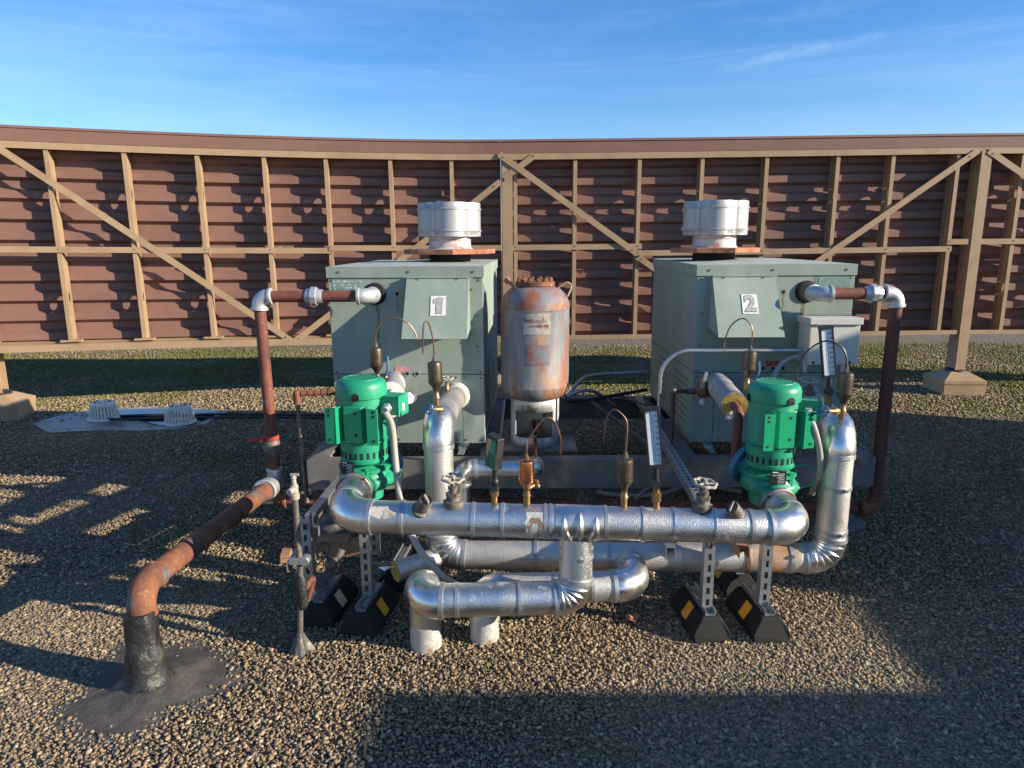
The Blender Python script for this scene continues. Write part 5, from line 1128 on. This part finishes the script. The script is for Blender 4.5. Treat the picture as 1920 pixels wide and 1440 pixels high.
mb = MB(); p = A(1263, 734, 3.56); mb.sphere(p, 0.019); mb.cyl(A(1300, 734, 3.58), A(1290, 734, 3.575), 0.016); mb.build('elbow', M['iron'], dp)
dp = thing('discharge_pipe', 'thin brown discharge pipe left of boiler 1 leaning down to the gravel', 'pipe', A(578, 940, 3.6))
pA, pB, pC = A(640, 736, 3.72), A(556, 738, 3.66), A(576, 942, 3.60)
mb = MB(); mb.tube([pA, pB], 0.0135, 12)
for f in (0.25, 0.4, 0.55, 0.7, 0.85): q = pA.lerp(pB, f); mb.cyl(q, q+(pB-pA).normalized()*0.012, 0.0175)
mb.build('ribbed_nipples', M['rust'], dp)
mb = MB(); mb.sphere(pB, 0.020); mb.cyl(pB, pB.lerp(pC, 0.10), 0.0185); mb.build('elbow', M['rust'], dp)
mb = MB(); mb.tube([pB.lerp(pC, 0.08), pC], 0.0125, 12); mb.build('pipe_run', M['iron'], dp)
# brass cock by pump 1
r = thing('ball_valve', 'small brass ball valve with blue lever behind the left pump', 'valve', A(722, 715, 3.4))
mb = MB(); mb.tube([A(723, 725, 3.4), A(722, 700, 3.4)], 0.010, 10); mb.sphere(A(722, 708, 3.4), 0.017); mb.build('body', M['brass'], r)
mb = MB(); mb.tube(smooth_path([A(722, 706, 3.38), A(727, 692, 3.37), A(726, 668, 3.37)]), 0.006, 8); mb.build('lever', M['bluefl'], r)
r = thing('ball_valve', 'small iron ball valve with blue lever behind the right pump', 'valve', A(1408, 725, 3.36))
mb = MB(); mb.tube([A(1405, 735, 3.4), A(1407, 712, 3.4)], 0.012, 10); mb.sphere(A(1406, 718, 3.4), 0.019); mb.build('body', M['iron'], r)
mb = MB(); mb.tube(smooth_path([A(1410, 710, 3.36), A(1422, 700, 3.35), A(1423, 678, 3.35)]), 0.006, 8); mb.build('lever', M['bluefl'], r)
# brass tee and cock at the header vent, and the sill cock
mb = MB(); q = A(1004, 908, 2.40); mb.tube([A(992, 915, 2.385), q], 0.007, 8); mb.cyl(q-V((0, 0, 0.012)), q+V((0.004, 0, 0.016)), 0.010, n=10); mb.sphere(q+V((0.008, -0.005, -0.004)), 0.010)
tag(mb.build('bleed_cock', M['brass']), 'tiny brass bleed cock beside the copper vent', 'valve')

# ------------------------------------------------------------------ control box and conduits
cbx = A(1564, 640, 3.60); r = thing('control_box', 'pale grey metal control box with rust stains in front of boiler 2', 'control box', cbx)
xl_, xr_ = A(1517, 640, 3.56).x, A(1611, 640, 3.56).x; zt2, zb3 = A(1560, 600, 3.56).z, A(1560, 684, 3.56).z
mb = MB(); mb.bx(xl_, xr_, 3.56, 3.70, zb3, zt2); bxo = mb.build('enclosure', M['grey'], r, smooth=0, bevel=0.003)
mb = MB(); mb.bx(xl_-0.007, xr_+0.007, 3.546, 3.715, zt2-0.024, zt2+0.010); mb.m = 1; mb.bx(xl_-0.0075, xl_+0.03, 3.5455, 3.60, zt2-0.0242, zt2-0.016); mb.build('lid', [M['grey'], M['rustedge']], r, smooth=0, bevel=0.003)
mb = MB(); mb.bx(xl_+0.001, xl_+0.009, 3.5585, 3.5598, zb3+0.10, zt2-0.026); mb.build('rust_streak', M['rustedge'], bxo, smooth=0)
for x in (xl_+0.03, xr_-0.04): mb = MB(); mb.cyl((x, 3.56, zb3+0.012), (x, 3.556, zb3+0.012), 0.008, n=10); mb.build('latch_screw', M['orust'], bxo)
for x in (xl_+0.0, xr_-0.06): mb = MB(); mb.cyl((x+0.02, 3.63, zb3), (x+0.02, 3.63, zb3-0.05), 0.017, n=14); mb.build('conduit_hub', M['emt'], r)
def run(name, pts, rad, m, lab, cat, sm=True, R=0.05, n=12):
    mb = MB(); mb.tube(smooth_path(pts) if sm else bend(pts, R, 10), rad, n); return tag(mb.build(name, M[m]), lab, cat)
p1 = A(1238, 700, 3.62)
run('metal_conduit', [V((p1.x, 3.62, 0.42)), V((p1.x, 3.62, A(1290, 657, 3.62).z)), A(1512, 657, 3.62)], 0.0105, 'emt', 'thin steel conduit curving across the front of boiler 2 to the grey control box', 'conduit', False, 0.15)
run('flexible_conduit', [A(1450, 730, 3.5), A(1452, 705, 3.55), A(1465, 682, 3.6), A(1485, 670, 3.62), A(1512, 667, 3.63)], 0.012, 'conduit', 'grey flexible conduit curving from behind the right pump to the grey control box', 'conduit')
run('flexible_conduit', [A(1066, 742, 4.4), A(1090, 712, 4.6), A(1120, 703, 4.8), A(1215, 698, 4.9)], 0.014, 'emt', 'grey conduit arching behind the tank to boiler 2, uppermost', 'conduit')
run('flexible_conduit', [A(1062, 744, 4.2), A(1085, 734, 4.25), A(1105, 732, 4.3), A(1125, 740, 4.4), A(1150, 760, 4.5)], 0.012, 'emt', 'short grey conduit looping down right of the tank', 'conduit')
run('hose', [A(1060, 752, 4.05), A(1100, 750, 4.2), A(1160, 740, 4.5), A(1212, 731, 4.7)], 0.012, 'hose', 'black hose sagging between the tank and boiler 2', 'hose')
run('flexible_conduit', [gp(1058, 912)+V((0, 0, 0.10)), gp(1090, 925)+V((0, 0, 0.04)), gp(1150, 934)+V((0, 0, 0.02)), gp(1235, 936)+V((0, 0, 0.03)), gp(1300, 926)+V((0, 0, 0.06)), gp(1390, 934)+V((0, 0, 0.04))], 0.013, 'conduit', 'pale conduit lying on the gravel between the skid and the header', 'conduit')
run('flexible_conduit', [gp(1185, 960)+V((0, 0, 0.05)), gp(1215, 944)+V((0, 0, 0.10)), gp(1260, 924)+V((0, 0, 0.14)), gp(1330, 920)+V((0, 0, 0.12)), gp(1395, 922)+V((0, 0, 0.1))], 0.011, 'conduit', 'pale conduit rising over the other one in front of the skid', 'conduit')

# ------------------------------------------------------------------ struts, stands
def slotted(mb, p, u, wd, L, wdt=0.041, dep=0.041, pitch=0.048, sl=0.028, sw=0.014, nrm=None):
    """slotted channel: p start, u along, wd across the slotted face; the face looks along nrm"""
    p, u, wd = V(p), V(u).normalized(), V(wd).normalized(); nr = V(nrm).normalized() if nrm else u.cross(wd); th = 0.0028
    def q(a0, a1, b0, b1, c0, c1):
        c = [p+u*a+wd*b+nr*c_ for c_ in (c0, c1) for (a, b) in ((a0, b0), (a1, b0), (a1, b1), (a0, b1))]
        mb.add(c, [(3,2,1,0),(4,5,6,7),(0,1,5,4),(1,2,6,5),(2,3,7,6),(3,0,4,7)])
    h = wdt/2
    q(0, L, -h, -sw/2, -th, 0); q(0, L, sw/2, h, -th, 0)
    a = 0.0; k = 0
    while a < L:
        e = min(L, a+pitch-sl); q(a, e, -sw/2, sw/2, -th, 0); a += pitch
    q(0, L, -h, -h+th, -dep, -th); q(0, L, h-th, h, -dep, -th)
    q(0, L, -h+th, -h+0.010, -dep, -dep+th); q(0, L, h-0.010, h-th, -dep, -dep+th)
def foot(name, x, y, rz, lab, tape='yellow'):
    """rubber roof block with a strut channel let into its top; origin at the front bottom centre"""
    r = thing(name, lab, 'pipe support', (x, y, 0), rz, 'rubber pipe supports'); X = Matrix.Translation((x, y, 0)) @ Matrix.Rotation(rz, 4, 'Z')
    w0, w1, h1, h2, L = 0.076, 0.037, 0.035, 0.098, 0.30
    sec = lambda yy, k, top: [(-w0*k, yy, 0), (w0*k, yy, 0), (w0*k, yy, h1), (w1, yy+top, h2), (-w1, yy+top, h2), (-w0*k, yy, h1)]
    mb = MB(X); s0, s1 = sec(0, 0.97, 0.022), sec(L, 0.97, -0.022); mb.add(s0+s1, [(0,1,2,3,4,5), (11,10,9,8,7,6)] + [(i, 6+i, 6+(i+1) % 6, (i+1) % 6) for i in range(6)])
    bk = mb.build('rubber_block', M['rubber'], r, smooth=0, bevel=0.005)
    mb = MB(X); mb.bx(-0.0205, 0.0205, 0.035, L-0.03, h2+0.0005, h2+0.003); mb.bx(-0.0205, -0.0178, 0.035, L-0.03, h2+0.003, h2+0.022); mb.bx(0.0178, 0.0205, 0.035, L-0.03, h2+0.003, h2+0.022); mb.m = 1; mb.cyl((0, 0.06, h2+0.003), (0, 0.06, h2+0.010), 0.008, n=6); mb.build('base_channel', [M['galv'], M['iron']], r, smooth=0)
    sl = V((w1-w0, 0, h2-h1)).normalized()
    for sgn in (-1, 1):
        mb = MB(X); nrm = V((sgn*(h2-h1), 0, (w0-w1))).normalized()
        pts = []
        for yy, f in ((0.080, 0.08), (0.135, 0.08), (0.135, 0.95), (0.080, 0.95)): pts.append(V((sgn*(w0-(w0-w1)*f)*0.995, yy+0.03, h1+(h2-h1)*f))+nrm*0.0012)
        mb.prism(pts, nrm*0.001); mb.build('reflective_tape', M[tape], bk, smooth=0)
    return r
def upright(r, x, y, z0, z1, name='upright', face=(0, -1, 0)):
    mb = MB(); slotted(mb, (x, y, z0), (0, 0, 1), (1, 0, 0), z1-z0, nrm=face); return mb.build(name, M['galv'], r, smooth=0)
fA = gp(1336, 1206); fA = foot('pipe_stand', fA.x, fA.y, R_(5), 'black rubber pipe stand with slotted upright, left of the right-hand pair under the header')
px_ = at(1328, 1120, 2.54).x; upright(fA, px_-0.004, 2.535, 0.103, 0.50)
fB = gp(1448, 1206); fB = foot('pipe_stand', fB.x, fB.y, R_(4), 'black rubber pipe stand with bright amber tape under the right end of the header')
px_ = at(1437, 1100, 2.56).x; upright(fB, px_, 2.57, 0.103, 0.48)
fC = gp(1392, 1122); foot('pipe_stand', fC.x, fC.y, R_(3), 'black rubber pipe stand in shade below the low main pipe on the right')
fD = gp(672, 1198); fD = foot('pipe_stand', fD.x, fD.y, R_(-9), 'black rubber pipe stand with amber tape under the left end of the header')
px_ = at(684, 1090, 2.63).x; upright(fD, px_, 2.66, 0.103, 0.50)
fE = gp(592, 1180); fE = foot('pipe_stand', fE.x, fE.y, R_(-8), 'black rubber pipe stand with faded pale tape at the far left beside the thin rod', 'paleyellow')
px_ = at(578, 1100, 2.62).x; upright(fE, px_, 2.63, 0.103, 0.47)
fF = gp(738, 1112); fF = foot('pipe_stand', fF.x, fF.y, R_(-6), 'black rubber pipe stand behind the others at left, in front of the foam-ended branch')
upright(fF, at(700, 1040, 2.95).x+0.01, 2.93, 0.16, 0.44); mb = MB(); p = at(703, 1070, 2.90); mb.box(p, (0.045, 0.006, 0.085)); mb.m = 1
for dz in (-0.022, 0.022): mb.hexnut(p+V((0, -0.003, dz)), p+V((0, -0.012, dz)), 0.011)
mb.build('bracket_plate', [M['galv'], M['iron']], fF, smooth=0)
# long struts
mb = MB(); slotted(mb, A(1196, 741, 4.95), A(1312, 932, 2.62)-A(1196, 741, 4.95), (1, 0, 0.0), (A(1312, 932, 2.62)-A(1196, 741, 4.95)).length, nrm=(0, 0.25, 1)); tag(mb.build('strut_channel', M['galv'], smooth=0), 'long slotted strut running from the rear of the skid forward to the header', 'strut')
mb = MB(); a_, b_ = A(566, 982, 2.62), A(640, 892, 3.5); slotted(mb, a_, b_-a_, (1, 0, 0), (b_-a_).length, pitch=2, sl=0, nrm=(0, -0.1, 1)); tag(mb.build('strut_channel', M['galv'], smooth=0), 'dark strut rail sloping from the far left stand back toward the skid', 'strut')
mb = MB(); a_, b_ = A(546, 1056, 2.5), A(590, 985, 2.85); slotted(mb, a_, b_-a_, (1, 0, 0), (b_-a_).length, nrm=(0, -0.1, 1)); tag(mb.build('strut_channel', M['galv'], smooth=0), 'short strut arm with open end clamped to the thin rod', 'strut')
mb = MB(); mb.tube([A(1212, 760, 4.3), A(1162, 742, 4.6)], 0.01, 8); mb.tube([A(1098, 745, 4.6), A(1225, 840, 3.75)], 0.012, 8); tag(mb.build('brace_rod', M['iron']), 'thin brace rod slanting down behind the skid front beam', 'rod')
mb = MB(); mb.tube([A(945, 752, 4.6), A(934, 845, 3.75)], 0.011, 8); tag(mb.build('brace_rod', M['emt']), 'thin grey rod between boiler 1 and the tank', 'rod')
# thin rod stand pipe with hose cock
r = thing('standpipe', 'thin rusty standpipe with a small tap on top, left of the header', 'standpipe', ROD)
rx = at(558, 1000, ROD.y).x; top = at(559, 930, ROD.y).z
mb = MB(); mb.tube([(ROD.x, ROD.y, 0), (rx, ROD.y, 0.35), (rx, ROD.y, top)], 0.0115, 12); mb.build('pipe', M['iron'], r)
mb = MB(); c = V((rx, ROD.y, top)); mb.lathe(c-V((0, 0, 0.01)), (0, 0, 1), [(0.017, 0), (0.018, 0.015), (0.014, 0.018), (0.015, 0.05), (0.010, 0.055), (0.008, 0.075), (0.011, 0.078), (0.009, 0.09)], 12); mb.tube([c+V((0, 0, 0.028)), c+V((-0.01, -0.035, 0.026))], 0.012, 12); mb.box(c+V((0.005, 0, 0.082)), (0.03, 0.01, 0.008)); mb.build('tap', M['palewheel'], r)
mb = MB(); q = V((rx, ROD.y, at(560, 1050, ROD.y).z)); mb.box(q+V((-0.01, 0.0, 0.0)), (0.05, 0.034, 0.026)); mb.cyl(q+V((0.022, -0.018, 0)), q+V((0.022, 0.018, 0)), 0.018, n=14); mb.build('clamp', M['galv'], r, bevel=0.002)
mb = MB(); q = V((rx+0.0, ROD.y, at(560, 1110, ROD.y).z)); mb.lathe(q-V((0, 0, 0.07)), (0, 0, 1), [(0.012, 0), (0.021, 0.02), (0.022, 0.12), (0.013, 0.14)], 12); mb.build('foam_sleeve', M['tar'], r)
mb = MB(); mb.tube(bend([A(566, 1112, ROD.y), A(590, 1075, ROD.y+0.06), A(575, 1128, ROD.y+0.08)], 0.02), 0.013, 10); mb.build('side_outlet', M['rust'], r)
tag(blob('mastic_mound', V((ROD.x+0.005, ROD.y, 0)), [(0.048, 0.0), (0.040, 0.02), (0.026, 0.045), (0.013, 0.080)], M['cement'], 24, 0.25), 'grey mastic mound sealing the thin standpipe into the roof', 'mastic mound')
# timbers and a garden valve under the left elbow
for (px, py, Y, sx_, sz_, rz, lab) in ((612, 1027, 3.12, 0.24, 0.075, 4, 'orange weathered timber block under the left end of the skid'), (668, 1030, 3.2, 0.12, 0.065, -8, 'short orange timber offcut beside the longer timber block'), (538, 1040, 3.1, 0.05, 0.04, 10, 'small red timber offcut left of the struts')):
    p = gp(px, py+12); mb = MB(); mb.box(V((p.x, p.y, sz_/2+0.012)), (sx_, 0.10, sz_), Matrix.Rotation(R_(rz), 3, 'Z')); tag(mb.build('timber_block', M['wood'], smooth=0, bevel=0.004), lab, 'timber', 'timber offcuts on the gravel')
r = thing('garden_valve', 'dark iron drain valve with handwheel hanging low behind the left stand', 'valve', A(620, 1075, 2.8))
mb = MB(); mb.tube(bend([A(640, 1030, 2.85), A(628, 1060, 2.82), A(600, 1092, 2.75)], 0.04), 0.020, 12); mb.sphere(A(622, 1058, 2.8), 0.032); mb.cyl(A(606, 1086, 2.76), A(596, 1096, 2.74), 0.028, n=14); mb.build('body', M['iron'], r)
mb = MB(); wc = A(606, 1032, 2.78); mb.ring(wc, (-0.5, -0.6, 0.6), 0.036, 0.006, 30, 6, 0.08)
a, b = frame(V((-0.5, -0.6, 0.6)))
for k in range(5): g = 2*math.pi*k/5; mb.tube([wc, wc+(a*math.cos(g)+b*math.sin(g))*0.036], 0.004, 6)
mb.tube([wc, A(620, 1055, 2.8)], 0.008, 8); mb.build('handwheel', M['iron'], r)
# dry leaf
p = gp(1193, 1172); mb = MB(); random.seed(3)
for k in range(5):
    g = random.uniform(0, 6.28); e = V((math.cos(g), math.sin(g), 0.4)); s_ = V((-e.y, e.x, 0.2))*0.013; q = p+V((0, 0, 0.018)); mb.add([q, q+e*0.02+s_, q+e*0.042+V((0, 0, 0.006)), q+e*0.02-s_], [(0, 1, 2), (0, 2, 3)])
o = mb.build('dry_leaf', M['leaf'], smooth=0); sm = o.modifiers.new('sheet', 'SOLIDIFY'); sm.thickness = 0.0008; tag(o, 'curled brown dry leaf on the gravel below the branch pipe', 'leaf')

# ------------------------------------------------------------------ unseen boxes added to the right, shaped to cast shade across the roof
def shade_box(x0, x1, y0, y1, h, lab):
    r = thing('shade_caster', lab, 'shade caster', ((x0+x1)/2, (y0+y1)/2, 0)); mb = MB(); mb.bx(x0+0.05, x1-0.05, y0+0.05, y1-0.05, 0, 0.15); mb.build('kerb', M['steel'], r, smooth=0)
    mb = MB(); mb.bx(x0, x1, y0, y1, 0.15, h-0.06); mb.build('casing', M['unit'], r, smooth=0, bevel=0.004)
    mb = MB(); mb.bx(x0-0.0, x1+0.02, y0-0.0, y1+0.0, h-0.0598, h); mb.build('lid', M['unit'], r, smooth=0, bevel=0.004)
    k = max(1, int((y1-y0)/0.8))
    for i in range(k):
        a, b = y0+(y1-y0)*(i+0.06)/k, y0+(y1-y0)*(i+0.94)/k; mb = MB(); mb.bx(x0-0.012, x0-0.002, a, b, 0.25, h-0.15); pn = mb.build('access_panel', M['unit'], r, smooth=0)
        mb = MB(); mb.bx(x0-0.034, x0-0.0125, b-0.06, b-0.04, h*0.45, h*0.45+0.14); mb.build('handle', M['black'], pn, smooth=0)
shade_box(6.0, 8.0, 1.37, 4.60, 2.60, 'tall beige box added out of view to the right to cast shade, nearest the screen wall')
shade_box(6.0, 8.0, 0.44, 1.34, 1.65, 'low beige box added out of view to cast shade, between the two taller ones to the right')
shade_box(5.0, 8.5, -3.2, 0.41, 2.00, 'long beige box added unseen to cast shade, to the right of and behind the viewer')
